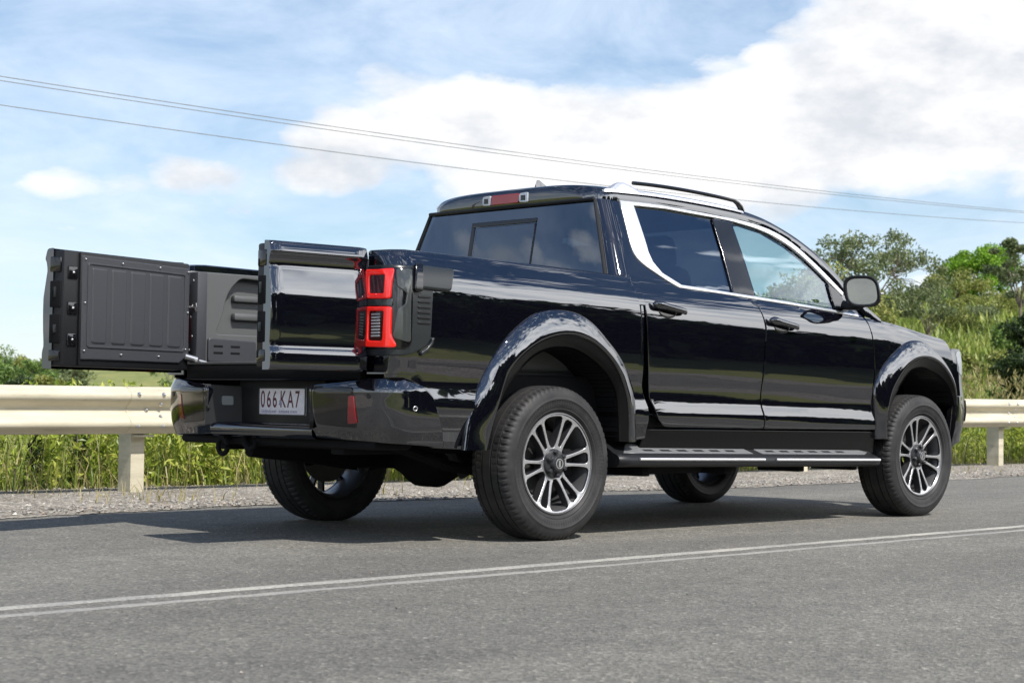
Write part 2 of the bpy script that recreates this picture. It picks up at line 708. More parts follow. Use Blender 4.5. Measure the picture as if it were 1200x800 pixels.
# ---- road
ASPH = mat('asphalt', (.13, .13, .128), .85)
t_ = ASPH.node_tree
tcn = N(t_, 'ShaderNodeTexCoord')
vo = N(t_, 'ShaderNodeTexVoronoi', inp={'Scale': 92.0, 'Randomness': 1.0})
vb = N(t_, 'ShaderNodeTexNoise', inp={'Scale': 220.0, 'Detail': 4.0})
ml = N(t_, 'ShaderNodeMapping')
ml.inputs['Scale'].default_value = (.16, .75, 1)
vl = N(t_, 'ShaderNodeTexNoise', inp={'Scale': 1.2, 'Detail': 5.0, 'Roughness': .6})
vm = N(t_, 'ShaderNodeTexNoise', inp={'Scale': 5.0, 'Detail': 6.0, 'Roughness': .7})
for q in (vo, vb, vm):
    L(t_, tcn.outputs['Object'], q.inputs['Vector'])
L(t_, tcn.outputs['Object'], ml.inputs[0])
L(t_, ml.outputs[0], vl.inputs['Vector'])
agg = ramp(t_, vo.outputs['Color'], [(0.0, (.085, .082, .074)), (.5, (.176, .169, .151)), (.82, (.238, .228, .20)), (.93, (.34, .325, .28)), (1.0, (.58, .55, .47))])
big = ramp(t_, vl.outputs['Fac'], [(.3, (.74, .74, .74)), (.7, (1.14, 1.14, 1.12))])
mx1 = N(t_, 'ShaderNodeMix', data_type='RGBA', blend_type='MULTIPLY', inp={0: 1.0})
L(t_, agg, mx1.inputs[6])
L(t_, big, mx1.inputs[7])
mid_ = ramp(t_, vm.outputs['Fac'], [(.3, (.80, .80, .80)), (.7, (1.12, 1.115, 1.09))])
mx2 = N(t_, 'ShaderNodeMix', data_type='RGBA', blend_type='MULTIPLY', inp={0: 1.0})
L(t_, mx1.outputs[2], mx2.inputs[6])
L(t_, mid_, mx2.inputs[7])
sxy = N(t_, 'ShaderNodeSeparateXYZ')
L(t_, tcn.outputs['Object'], sxy.inputs[0])
wv = math_n(t_, 'SINE', math_n(t_, 'MULTIPLY', math_n(t_, 'ADD', sxy.outputs[1], math_n(t_, 'MULTIPLY', vl.outputs['Fac'], .5)), 3.6))
trk = ramp(t_, math_n(t_, 'MULTIPLY_ADD', wv, .5), [(0.0, (1.0, 1.0, 1.0)), (.35, (1.0, 1.0, 1.0)), (.95, (.92, .92, .93))])
trk.node.inputs[0].links[0].from_node.inputs[2].default_value = .5
mx3 = N(t_, 'ShaderNodeMix', data_type='RGBA', blend_type='MULTIPLY', inp={0: 1.0})
L(t_, mx2.outputs[2], mx3.inputs[6])
L(t_, trk, mx3.inputs[7])
L(t_, mx3.outputs[2], bsdf(ASPH).inputs['Base Color'])
bh = math_n(t_, 'ADD', vo.outputs['Distance'], vb.outputs['Fac'])
bq = N(t_, 'ShaderNodeBump', inp={'Strength': .9, 'Distance': .006})
L(t_, bh, bq.inputs['Height'])
L(t_, bq.outputs[0], bsdf(ASPH).inputs['Normal'])
xs = np.r_[np.linspace(-300, -20, 12), np.linspace(-15, 60, 60), np.linspace(80, 900, 20)]
ys = [-5.7, -5.2, -1.9, 0, 1.6, 2.35]
V = [(x, y, 0 - .004 * max(0, abs(y + 1.9) - 3)) for x in xs for y in ys]
n = len(ys)
F = [(i * n + j, (i + 1) * n + j, (i + 1) * n + j + 1, i * n + j + 1) for i in range(len(xs) - 1) for j in range(n - 1)]
ROAD = tag(mk('road', V, F, ASPH), kind='structure')

LINE = mat('worn_line_paint', (.55, .53, .47), .7)
t_ = LINE.node_tree
tcn = N(t_, 'ShaderNodeTexCoord')
wn = N(t_, 'ShaderNodeTexNoise', inp={'Scale': 75.0, 'Detail': 6.0, 'Roughness': .8})
wl = N(t_, 'ShaderNodeTexNoise', inp={'Scale': 2.0, 'Detail': 3.0})
for q in (wn, wl):
    L(t_, tcn.outputs['Object'], q.inputs['Vector'])
ww = math_n(t_, 'ADD', math_n(t_, 'MULTIPLY', wn.outputs['Fac'], .75), math_n(t_, 'MULTIPLY', wl.outputs['Fac'], .25))
LINE2 = LINE.copy()
for M_, lo, hi, pc in ((LINE, .42, .60, (.46, .44, .375)), (LINE2, .43, .66, (.38, .365, .315))):
    tt = M_.node_tree
    src = [q for q in tt.nodes if q.type == 'MATH' and q.operation == 'ADD'][0].outputs[0]
    L(tt, ramp(tt, src, [(lo, (.20, .195, .185)), (hi, pc)]), tt.nodes['Principled BSDF'].inputs['Base Color'])


def strip(name, y0, y1, z, mtl, jit):
    xs = np.linspace(-40, 90, 1500)
    j = lambda: (random.random() - .5) * jit
    V = []
    for x in xs:
        a_, b_ = y0 + j(), y1 + j()
        V += [(x, a_, .0003), (x, a_ + .012, z), (x, b_ - .012, z), (x, b_, .0003)]
    F = [(4 * i + k, 4 * i + 4 + k, 4 * i + 5 + k, 4 * i + 1 + k) for i in range(len(xs) - 1) for k in range(3)]
    return mk(name, V, F, mtl, ROAD)


strip('road_line', -1.857, -1.783, .003, LINE, .014)
strip('road_line', -2.024, -1.972, .003, LINE2, .016)

# ---- gravel shoulder
GRAV = mat('gravel', (.3, .29, .27), .95)
t_ = GRAV.node_tree
tcn = N(t_, 'ShaderNodeTexCoord')
vo = N(t_, 'ShaderNodeTexVoronoi', inp={'Scale': 42.0})
vm = N(t_, 'ShaderNodeTexNoise', inp={'Scale': 2.2, 'Detail': 6.0, 'Roughness': .7})
for q in (vo, vm):
    L(t_, tcn.outputs['Object'], q.inputs['Vector'])
sp_ = N(t_, 'ShaderNodeSeparateColor')
L(t_, vo.outputs['Color'], sp_.inputs[0])
agg = ramp(t_, sp_.outputs[0], [(0, (.13, .125, .12)), (.4, (.26, .25, .24)), (.8, (.37, .355, .33)), (1, (.55, .53, .49))])
mid_ = ramp(t_, vm.outputs['Fac'], [(.35, (.72, .66, .57)), (.65, (1.04, .99, .91))])
mx1 = N(t_, 'ShaderNodeMix', data_type='RGBA', blend_type='MULTIPLY', inp={0: 1.0})
L(t_, agg, mx1.inputs[6])
L(t_, mid_, mx1.inputs[7])
L(t_, mx1.outputs[2], bsdf(GRAV).inputs['Base Color'])
bq = N(t_, 'ShaderNodeBump', inp={'Strength': 1.0, 'Distance': .02})
L(t_, vo.outputs['Distance'], bq.inputs['Height'])
bq.invert = True
L(t_, bq.outputs[0], bsdf(GRAV).inputs['Normal'])


def edge_y(x):
    return 2.06 + .10 * math.sin(x * .55) + .07 * math.sin(x * 1.9 + 1) + .03 * math.sin(x * 5.3)


xs = np.r_[np.linspace(-200, -12, 20), np.linspace(-11.9, 40, 900), np.linspace(42, 500, 30)]
rows = []
for x in xs:
    e = edge_y(x) + random.uniform(-.035, .035)
    rows.append([(x, e, .0005), (x, e + .10, .006), (x, 2.8, .014), (x, 3.6, .018), (x, 4.2, .015), (x, 4.75, -.02)])
n = 6
V = [p for r_ in rows for p in r_]
F = [(i * n + j, (i + 1) * n + j, (i + 1) * n + j + 1, i * n + j + 1) for i in range(len(rows) - 1) for j in range(n - 1)]
tag(mk('gravel_shoulder', V, F, GRAV), kind='structure')
V = [p for x in (-200, 300) for p in ((x, -7.6, -.018), (x, -5.6, .006))]
tag(mk('far_shoulder', V, [(0, 2, 3, 1)], GRAV), kind='structure')

# loose stones on the shoulder
STONE = mat('loose_stones', (.32, .31, .29), .9)
t_ = STONE.node_tree
gi = N(t_, 'ShaderNodeNewGeometry')
rr_ = ramp(t_, gi.outputs['Random Per Island'], [(0, (.11, .10, .09)), (.45, (.26, .245, .22)), (.8, (.37, .35, .315)), (.9, (.34, .25, .18)), (1, (.52, .50, .45))])
L(t_, rr_, bsdf(STONE).inputs['Base Color'])
octv = np.array([(1, 0, 0), (-1, 0, 0), (0, 1, 0), (0, -1, 0), (0, 0, 1), (0, 0, -1)], float)
octf = np.array([(0, 2, 4), (2, 1, 4), (1, 3, 4), (3, 0, 4), (2, 0, 5), (1, 2, 5), (3, 1, 5), (0, 3, 5)])


def stones(name, n, fx, size):
    P = fx(n)
    n = len(P)
    sz = size[0] + (size[1] - size[0]) * RNG.random(n)**3
    v = octv[None] * (.55 + .7 * RNG.random((n, 6, 1))) + RNG.normal(0, .18, (n, 6, 3))
    a = RNG.random(n) * 6.28
    ca, sa = np.cos(a)[:, None], np.sin(a)[:, None]
    vx = v[..., 0] * ca - v[..., 1] * sa
    vy = v[..., 0] * sa + v[..., 1] * ca
    v = np.stack([vx, vy, v[..., 2] * .65], -1) * sz[:, None, None] + P[:, None, :]
    F = (octf[None] + 6 * np.arange(n)[:, None, None]).reshape(-1, 3)
    return tag(mk(name, v.reshape(-1, 3), F.tolist(), STONE, smooth=False), kind='stuff')


def shoulder_pts(n):
    x = -5 + 27 * RNG.random(n)**1.2
    y = 2.0 + 2.4 * RNG.random(n)
    ed = np.array([edge_y(q) for q in x])
    k = y > ed + .30 * (RNG.random(n)**2 - .75)
    x, y = x[k], y[k]
    return np.stack([x, y, np.full(len(x), .012)], 1)


tag(stones('loose_gravel', 34000, shoulder_pts, (.004, .019)), 'loose grey gravel stones strewn along the road shoulder', 'gravel')
tag(stones('road_grit', 900, lambda n: np.stack([-6 + 20 * RNG.random(n), -5 + 7.0 * RNG.random(n), np.full(n, .003)], 1), (.002, .006)), 'fine pale grit scattered over the asphalt', 'grit')

# ---- guardrail
GALV = mat('cream_guardrail_steel', (.50, .44, .29), .42)
t_ = GALV.node_tree
tcn = N(t_, 'ShaderNodeTexCoord')
mg = N(t_, 'ShaderNodeMapping')
mg.inputs['Scale'].default_value = (1.0, 3, 7)
ng = N(t_, 'ShaderNodeTexNoise', inp={'Scale': 1.6, 'Detail': 7.0, 'Roughness': .7})
L(t_, tcn.outputs['Object'], mg.inputs[0])
L(t_, mg.outputs[0], ng.inputs['Vector'])
L(t_, ramp(t_, ng.outputs['Fac'], [(.3, (.30, .27, .20)), (.42, (.47, .43, .32)), (.55, (.54, .495, .375)), (.75, (.60, .56, .44))]), bsdf(GALV).inputs['Base Color'])
bsdf(GALV).inputs['Metallic'].default_value = .06
bsdf(GALV).inputs['Roughness'].default_value = .55
RAIL = empty('guardrail', (.52, 3.6, 0))
tag(RAIL, 'cream steel W-beam guardrail on posts along the gravel shoulder', 'guardrail')


def rail_z(x):
    return .0042 * (x - .5)


def beam(x0, x1, dy):
    # W profile: (depth towards the road, height)
    pr = [(.000, .427), (.018, .430), (.030, .444), (.070, .472), (.080, .486), (.080, .510), (.070, .526), (.022, .566), (.016, .580), (.016, .604), (.022, .618), (.070, .658), (.080, .674), (.080, .698), (.070, .714), (.030, .738), (.018, .750), (.000, .755)]
    p2 = spline([(d, z) for d, z in pr], 54)
    xs = np.linspace(x0, x1, 12)
    V, F = [], []
    for sgn_, th in ((1, 0), (-1, .003)):
        for x in xs:
            for d, z in p2:
                V.append((x - .52, (3.50 - d + th + dy) - 3.6, z + rail_z(x)))
    n, m_ = len(p2), len(xs)
    for i in range(m_ - 1):
        for j in range(n - 1):
            F.append((i * n + j, (i + 1) * n + j, (i + 1) * n + j + 1, i * n + j + 1))
            k = n * m_
            F.append((k + i * n + j, k + i * n + j + 1, k + (i + 1) * n + j + 1, k + (i + 1) * n + j))
    k = n * m_
    for i in (0, m_ - 1):
        for j in range(n - 1):
            F.append((i * n + j, i * n + j + 1, k + i * n + j + 1, k + i * n + j))
    for i in range(m_ - 1):
        for j in (0, n - 1):
            F.append((i * n + j, k + i * n + j, k + (i + 1) * n + j, (i + 1) * n + j))
    return mk('rail_beam', V, F, GALV, RAIL, auto=60)


POSTS = [-11.5 + 4 * i for i in range(-1, 17)]
POSTS = [.52 + 4 * i for i in range(-4, 15)]
for i, x in enumerate(POSTS[:-1]):
    beam(x - .16, POSTS[i + 1] + .16, .004 * (i % 2))
for x in POSTS:
    z0 = rail_z(x)
    px = x - .52
    b = MB()
    # C-section post
    h = .70
    for (a0, a1, c0_, c1_) in ((-.055, .055, -.02, -.013), (-.055, -.048, -.013, .13), (.048, .055, -.013, .13), (-.055, -.02, .13, .137)):
        b.box(px + a0, px + a1, c0_, c1_, -.35, h + z0)
    b.build('rail_post', GALV, RAIL, smooth=False)
    b = MB().box(px - .05, px + .085, -.098, -.0215, .405 + z0, .418 + z0, .002).box(px - .04, px + .04, -.098, -.0215, .43 + z0, .74 + z0, .004)
    b.build('spacer_block', GALV, RAIL, smooth=False)
    for (dx, z, d) in ((0, .592, .016), (.10, .70, .081), (.10, .635, .045), (.10, .545, .045), (.10, .48, .076), (-.10, .70, .081), (-.10, .48, .076)):
        b = MB().lathe([(-d - .012, .0006), (-d - .010, .010), (-d - .004, .015), (-d + .004, .016)], 10, 'y', (px + dx, 3.5 - 3.6, z + z0))
        b.build('rail_bolt', STEEL, RAIL)

# ------------------------------------------------------------------ foliage


def leafmat(name, cols, trans=.35, scale=.6):
    M = bpy.data.materials.new(name)
    M.use_nodes = True
    t = M.node_tree
    t.nodes.clear()
    gi = N(t, 'ShaderNodeNewGeometry')
    tcn = N(t, 'ShaderNodeTexCoord')
    no = N(t, 'ShaderNodeTexNoise', inp={'Scale': scale, 'Detail': 3.0})
    L(t, tcn.outputs['Object'], no.inputs['Vector'])
    f = math_n(t, 'ADD', math_n(t, 'MULTIPLY', gi.outputs['Random Per Island'], .55), math_n(t, 'MULTIPLY', no.outputs['Fac'], .45))
    c = ramp(t, f, [(.15 + .65 * i / max(1, len(cols) - 1), cc) for i, cc in enumerate(cols)])
    d = N(t, 'ShaderNodeBsdfDiffuse')
    tr = N(t, 'ShaderNodeBsdfTranslucent')
    gl = N(t, 'ShaderNodeBsdfGlossy', inp={'Roughness': .45})
    gl.inputs[0].default_value = (.6, .6, .6, 1)
    L(t, c, d.inputs[0])
    L(t, c, tr.inputs[0])
    m1 = N(t, 'ShaderNodeMixShader', inp={0: trans})
    L(t, d.outputs[0], m1.inputs[1])
    L(t, tr.outputs[0], m1.inputs[2])
    m2 = N(t, 'ShaderNodeMixShader', inp={0: .04})
    L(t, m1.outputs[0], m2.inputs[1])
    L(t, gl.outputs[0], m2.inputs[2])
    o = N(t, 'ShaderNodeOutputMaterial')
    L(t, m2.outputs[0], o.inputs[0])
    return M


BARK = mat('bark', (.14, .11, .085), .9)
noisecol(BARK, 6, (.07, .055, .042), (.22, .185, .15))
LV_OLIVE = leafmat('olive_leaves', [(0.070, 0.093, 0.022), (0.155, 0.194, 0.040), (0.295, 0.318, 0.078), (0.403, 0.388, 0.139)])
LV_GREY = leafmat('grey_green_leaves', [(0.068, 0.101, 0.041), (0.149, 0.189, 0.081), (0.270, 0.297, 0.149)])
LV_BRIGHT = leafmat('bright_green_leaves', [(0.070, 0.154, 0.011), (0.154, 0.308, 0.017), (0.280, 0.462, 0.042)])
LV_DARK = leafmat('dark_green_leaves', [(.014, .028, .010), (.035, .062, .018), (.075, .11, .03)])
LV_MID = leafmat('mid_green_leaves', [(0.053, 0.098, 0.021), (0.112, 0.195, 0.042), (0.225, 0.315, 0.075)])
LV_WEED = leafmat('weed_leaves', [(0.098, 0.150, 0.018), (0.221, 0.305, 0.034), (0.390, 0.455, 0.065), (0.546, 0.546, 0.130)], .42, 1.6)
LV_DRY = leafmat('dry_grass_blades', [(.16, .15, .05), (.30, .26, .10), (.44, .37, .19)], .3, 1.2)
LV_GRASS = leafmat('grass_blades', [(0.081, 0.135, 0.022), (0.203, 0.270, 0.047), (0.378, 0.405, 0.108)], .38, 1.0)


def leaf_quads(P, size, aspect=.45, up=.0):
    """pointed leaf of two triangles round each point, free orientation"""
    n = len(P)
    a = RNG.normal(0, 1, (n, 3))
    a[:, 2] += up
    a /= np.linalg.norm(a, axis=1)[:, None]
    b = np.cross(a, RNG.normal(0, 1, (n, 3)))
    b /= np.linalg.norm(b, axis=1)[:, None] + 1e-9
    s = size * (.6 + .8 * RNG.random((n, 1)))
    c = np.cross(a, b) * s * .12
    V = np.stack([P - a * s * .5, P + b * s * aspect * .5 + c, P + a * s * .5, P - b * s * aspect * .5 + c], 1).reshape(-1, 3)
    i = 4 * np.arange(n)[:, None]
    F = np.concatenate([i + np.array([[0, 1, 2]]), i + np.array([[0, 2, 3]])]).tolist()
    return V, F


def tree(name, label, x, y, H, cr, ch, nleaf, leaf, mtl, trunk=.12, ncl=26, spread=.30, group=None, lean=0., low=.25, seed=0, flat=1.0, cat='tree', asp=.45):
    """tapered trunk with limbs; leaf clumps sit on the limb ends"""
    rs = np.random.default_rng(seed + 5)
    z0 = hz(x, y) - .1
    root = empty(name, (x, y, z0))
    tag(root, label, cat, group)
    cz = H - ch * .5
    cl = []
    k = 0
    while len(cl) < ncl:
        q = rs.normal(0, 1, 3)
        q /= np.linalg.norm(q)
        r = (.35 + .65 * rs.random()**.45)
        p = q * r * np.array([cr, cr, ch * .5])
        if p[2] < -ch * .42 * flat and rs.random() < .6:
            continue
        p[2] += .10 * ch * math.sin(3 * p[0] + seed)
        cl.append(p + np.array([lean * .5, 0, cz]))
    b = MB()
    fork = Vector((lean * .25, 0, H * low))
    b.tube([(0, 0, -.2), (lean * .08, .02, H * low * .5), fork], [trunk, trunk * .8, trunk * .65], 9)
    mains = []
    for i in range(5):
        a = i * 1.257 + rs.random()
        e = Vector((math.cos(a) * cr * .45 + lean * .4, math.sin(a) * cr * .45, cz + ch * rs.uniform(-.12, .2)))
        m_ = fork.lerp(e, .5) + Vector((rs.normal(0, .06) * cr, rs.normal(0, .06) * cr, .08 * ch))
        b.tube([fork, m_, e], [trunk * .5, trunk * .32, trunk * .18], 7)
        mains += [m_, e, m_.lerp(e, .5)]
    for p in cl:
        pv = Vector(p)
        s = min(mains, key=lambda q: (q - pv).length)
        mm = s.lerp(pv, .55) + Vector((0, 0, .05 * ch))
        b.tube([s, mm, pv], [trunk * .16, trunk * .10, trunk * .04], 5, False)
    b.build('trunk', BARK, root)
    P = []
    per = nleaf // ncl
    for p in cl:
        r = cr * spread * rs.uniform(.6, 1.25)
        d = rs.normal(0, 1, (per, 3))
        d /= np.linalg.norm(d, axis=1)[:, None]
        rad = rs.random(per)[:, None]**.5
        P.append(np.array(p) + d * rad * r * np.array([1.15, 1.15, .72]))
    P = np.concatenate(P)
    V, F = leaf_quads(P, leaf, asp)
    mk('crown', V, F, mtl, root, smooth=False)
    return root


# hillside trees on the right
x, y = at(1018, 64)
tree('spreading_tree', 'wide spreading tree with a thin lacy top behind the bonnet', x, y, 4.75, 2.75, 2.9, 10500, .15, LV_GREY, .09, 130, .16, low=.3, seed=1)
x, y = at(972, 56)
tree('spreading_tree', 'dense olive tree beside the door mirror', x, y, 3.9, 2.1, 3.2, 9500, .15, LV_OLIVE, .11, 60, .26, low=.2, seed=2)
x, y = at(1020, 55)
tree('spreading_tree', 'lower dense olive tree under the lacy tree', x, y, 2.5, 1.35, 2.2, 6000, .15, LV_OLIVE, .09, 40, .28, low=.2, seed=12)
x, y = at(1088, 68)
tree('spreading_tree', 'small sparse tree with bare twigs between the lacy tree and the hill', x, y, 2.9, 1.3, 1.5, 1300, .14, LV_GREY, .06, 34, .2, low=.3, seed=3)
x, y = at(1150, 118)
tree('round_tree', 'bright lime green round tree on the hilltop', x, y, 3.9, 2.5, 3.4, 13000, .22, LV_BRIGHT, .16, 46, .28, low=.2, seed=4)
x, y = at(1118, 112)
tree('round_tree', 'low olive tree beside the lime green hilltop tree', x, y, 2.2, 1.9, 1.9, 5000, .2, LV_OLIVE, .10, 26, .3, low=.2, seed=14)
x, y = at(1196, 80)
tree('tall_tree', 'tall open grey-green tree on the hill behind the dark shrub', x, y, 4.6, 1.5, 2.6, 3400, .18, LV_GREY, .10, 34, .22, low=.3, seed=5)
x, y = at(1212, 36)
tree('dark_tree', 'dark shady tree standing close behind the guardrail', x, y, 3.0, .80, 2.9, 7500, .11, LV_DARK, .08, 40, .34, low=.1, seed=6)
# shrubs scattered over the hillside
shr = [(1152, 62, 1.0, 1.0), (1178, 52, 1.0, .9), (1112, 82, 1.0, 1.2), (1142, 88, .9, 1.2), (1180, 92, 1.6, 1.5),
       (1130, 100, .9, 1.2), (1192, 68, 1.6, 1.2), (1168, 44, .7, .7), (930, 60, 2.4, 1.8), (880, 66, 2.7, 2.0), (820, 72, 2.5, 2.0), (1088, 106, 1.3, 1.6)]
SHL = {0: ('olive shrub on the open hillside past the front wheel', LV_OLIVE), 1: ('mid green shrub on the open hillside past the front wheel', LV_MID), 2: ('grey-green shrub on the open hillside past the front wheel', LV_GREY)}
for i, (u, D, h, r) in enumerate(shr):
    x, y = at(u, D)
    lb, mt = SHL[(0, 1, 0, 2, 0)[i % 5]]
    if u < 1000:
        lb = 'shrub behind the cab, glimpsed through its side windows'
        mt = LV_OLIVE
    tree('hillside_shrub', lb, x, y, h, r, h * 1.05, 2600, .15, mt, .04, 18, .34, 'shrubs on the hillside: ' + lb.split(' shrub')[0], 0, .1, 20 + i, cat='shrub')
# far trees on the left
far = [(-25, 150, 4.0, 2.2, LV_MID), (8, 160, 4.2, 2.3, LV_MID), (33, 152, 4.2, 2.5, LV_MID), (52, 165, 4.6, 2.6, LV_OLIVE), (75, 160, 3.9, 2.3, LV_GREY), (22, 140, 2.3, 1.5, LV_DARK), (62, 142, 2.4, 1.5, LV_OLIVE), (84, 150, 2.7, 1.5, LV_GREY), (-8, 175, 4.8, 2.7, LV_MID)]
for i, (u, D, h, r, mt) in enumerate(far):
    x, y = at(u, D)
    cn = {LV_MID.name: 'mid green', LV_OLIVE.name: 'olive', LV_GREY.name: 'grey-green', LV_DARK.name: 'low dark green'}[mt.name]
    tree('paddock_tree', cn + ' leafy tree in the row at the edge of the far pasture', x, y, h, r, h * .85, 3600, .30, mt, .14, 22, .34, cn + ' trees at the edge of the far pasture', 0, .2, 60 + i)
for i, (u, D, h, r) in enumerate([(150, 250, 2.2, 1.4), (166, 255, 1.5, 1.0), (200, 200, 4.6, 2.6)]):
    x, y = at(u, D)
    tree('pasture_bush', ['round bush alone on the far grassy rise', 'smaller bush beside the round one on the far rise', 'dark tree on the pasture just past the bumper corner'][i], x, y, h, r, h * .95, 1500, .3, LV_MID, .08, 12, .4, None, 0, .1, 80 + i, cat='bush')
# trees across the road, seen only mirrored in the paintwork
for i in range(20):
    x = -4 + 4.6 * i + random.uniform(-1, 1)
    y = -17.5 + random.uniform(-1.5, 1.5) - .05 * x
    h = random.uniform(3.9, 5.2)
    tree('roadside_tree', 'dark leafy tree across the road, mirrored in the black paint', x, y, h, 2.9, h * .98, 3000, .70, LV_DARK, .25, 26, .45, 'trees across the road', 0, .12, 100 + i, asp=.7)

# ---- weeds behind the rail


def blades(P, hgt, wid, bend, mtl, name, label, cat, segs=3):
    n = len(P)
    a = RNG.random(n) * 2 * np.pi
    d = np.stack([np.cos(a), np.sin(a), np.zeros(n)], 1)
    w = np.stack([-np.sin(a), np.cos(a), np.zeros(n)], 1)
    rows = []
    for k in range(segs + 1):
        t = k / segs
        c = P + d * (bend * hgt * t * t)[:, None] + np.array([0, 0, 1])[None] * (hgt * (t - .25 * bend * t * t))[:, None]
        ww = (wid * (1 - t)**.7)[:, None] * .5 + .0006
        rows += [c - w * ww, c + w * ww]
    V = np.stack(rows, 1).reshape(-1, 3)
    m_ = 2 * (segs + 1)
    i = m_ * np.arange(n)[:, None]
    F = np.concatenate([i + np.array([[2 * k, 2 * k + 1, 2 * k + 3, 2 * k + 2]]) for k in range(segs)]).tolist()
    return tag(mk(name, V, F, mtl, smooth=False), label, cat, kind='stuff')


def verge(n, y0, y1, x0=-4.5, x1=30, p=1.0):
    x = x0 + (x1 - x0) * RNG.random(n)**p
    y = y0 + (y1 - y0) * RNG.random(n)**1.4
    y = y + .12 * np.sin(x * 1.3) + .08 * np.sin(x * 3.1)
    return x, y


# leafy weed clumps: stems with leaves all the way up
nc = 1500
cx_, cy_ = verge(nc, 4.15, 7.6, -4.5, 26, 1.3)
hh = (.30 + .38 * RNG.random(nc)) * (1 + .25 * np.sin(cx_ * .9))
Ps = []
for i in range(nc):
    k = int(40 + 46 * hh[i])
    t = RNG.random(k)
    r = .13 * (1 - .45 * t) + .02
    a = RNG.random(k) * 6.283
    rr = r * RNG.random(k)**.5
    Ps.append(np.stack([cx_[i] + np.cos(a) * rr, cy_[i] + np.sin(a) * rr, hh[i] * (.04 + .96 * t) + height(cx_[i], cy_[i])], 1))
Ps = np.concatenate(Ps)
V, F = leaf_quads(Ps, .075, .36, .7)
tag(mk('leafy_weeds', V, F, LV_WEED, smooth=False), 'yellow-green leafy weeds growing thickly behind the guardrail', 'weeds', kind='stuff')
n = 15000
x, y = verge(n, 4.1, 8.5, -4.5, 30)
blades(np.stack([x, y, height(x, y)], 1), .20 + .45 * RNG.random(n)**1.3, .006 + .010 * RNG.random(n), .15 + .6 * RNG.random(n), LV_GRASS, 'verge_grass', 'green grass blades among the weeds behind the guardrail', 'grass')
n = 9000
x, y = verge(n, 3.95, 7.0, -4.5, 30)
blades(np.stack([x, y, height(x, y)], 1), .15 + .45 * RNG.random(n)**1.2, .004 + .006 * RNG.random(n), .2 + .9 * RNG.random(n), LV_DRY, 'dry_grass', 'dry straw-coloured grass stalks among the weeds', 'dry grass')
n = 420
x, y = verge(n, 2.4, 4.1, -4.5, 16)
cxs = RNG.choice([-1.6, -.2, .15, .35, 1.9, 3.2, 9.8, 10.5, 12.2, 12.9], n) + RNG.normal(0, .18, n)
blades(np.stack([cxs, y, np.full(n, .015)], 1), .04 + .14 * RNG.random(n), .003 + .004 * RNG.random(n), .3 + 1.2 * RNG.random(n), LV_DRY, 'gravel_tufts', 'sparse dead grass tufts in the gravel by the rail posts', 'dry grass')
# tall plume grass by the rail on the right
n = 9000
x = 10.5 + 15 * RNG.random(n)
y = 5.6 + 4.0 * RNG.random(n)
clump = np.sin(x * 2.1) * np.cos(y * 1.7 + x * .6)
k = clump > -.35
x, y, clump = x[k], y[k], clump[k]
n = len(x)
blades(np.stack([x, y, height(x, y)], 1), (.55 + .65 * RNG.random(n)) * (.75 + .35 * clump), .008 + .012 * RNG.random(n), .08 + .3 * RNG.random(n), LV_GRASS, 'tall_grass', 'tall pale grass standing above the guardrail past the front wheel', 'tall grass')
n = 2600
x = 10.5 + 13 * RNG.random(n)
y = 5.6 + 3.0 * RNG.random(n)
Pp = np.stack([x, y, height(x, y) + .75 + .55 * RNG.random(n)], 1)
V, F = leaf_quads(Pp, .10, .25, 2.5)
tag(mk('grass_plumes', V, F, LV_DRY, smooth=False), 'straw-coloured seed plumes on the tall grass', 'grass plumes', kind='stuff')

# rough grass on the hillside and pasture beyond, coarser with distance
n = 26000
u = 700 + 620 * RNG.random(n)
D = 24 + 110 * RNG.random(n)**1.3
aa = yaw - np.arctan((u - 600) / 2032.1)
x, y = CAMP.x + D * np.cos(aa), CAMP.y + D * np.sin(aa)
k = y > 8
x, y, D = x[k], y[k], D[k]
n = len(x)
blades(np.stack([x, y, height(x, y) - .03], 1), (.25 + .35 * RNG.random(n)) * (.6 + D / 90), .03 + D * .0011, .2 + .6 * RNG.random(n), LV_GRASS, 'hillside_grass', 'rough grass tussocks covering the hillside', 'grass', 2)

# single dark weeds standing out in the strip
for i, (u, y_, h) in enumerate([(44, 4.35, .52), (98, 4.5, .60)]):
    # solve for x on the line y=y_ seen in this column
    a = az(u)
    x_ = CAMP.x + (y_ - CAMP.y) / math.tan(a)
    root = empty('tall_weed', (x_, y_, hz(x_, y_)))
    tag(root, ['dark feathery weed left of the guardrail post', 'slender upright weed close beside the guardrail post'][i], 'weed')
    b = MB()
    for j in range(3):
        dx, dy = random.uniform(-.05, .05), random.uniform(-.05, .05)
        b.tube([(dx, dy, -.02), (dx * 1.4, dy * 1.4, h * .6), (dx * 2, dy * 2, h)], [.006, .004, .002], 6)
    b.build('stem', BARK, root)
    k = 420
    t = RNG.random(k)
    a = RNG.random(k) * 6.283
    r = (.085 * (1 - t) + .015) * RNG.random(k)**.5
    V, F = leaf_quads(np.stack([np.cos(a) * r, np.sin(a) * r, h * (.08 + .95 * t)], 1), .055, .22, .5)
    mk('leaves', V, F, LV_DARK, root, smooth=False)

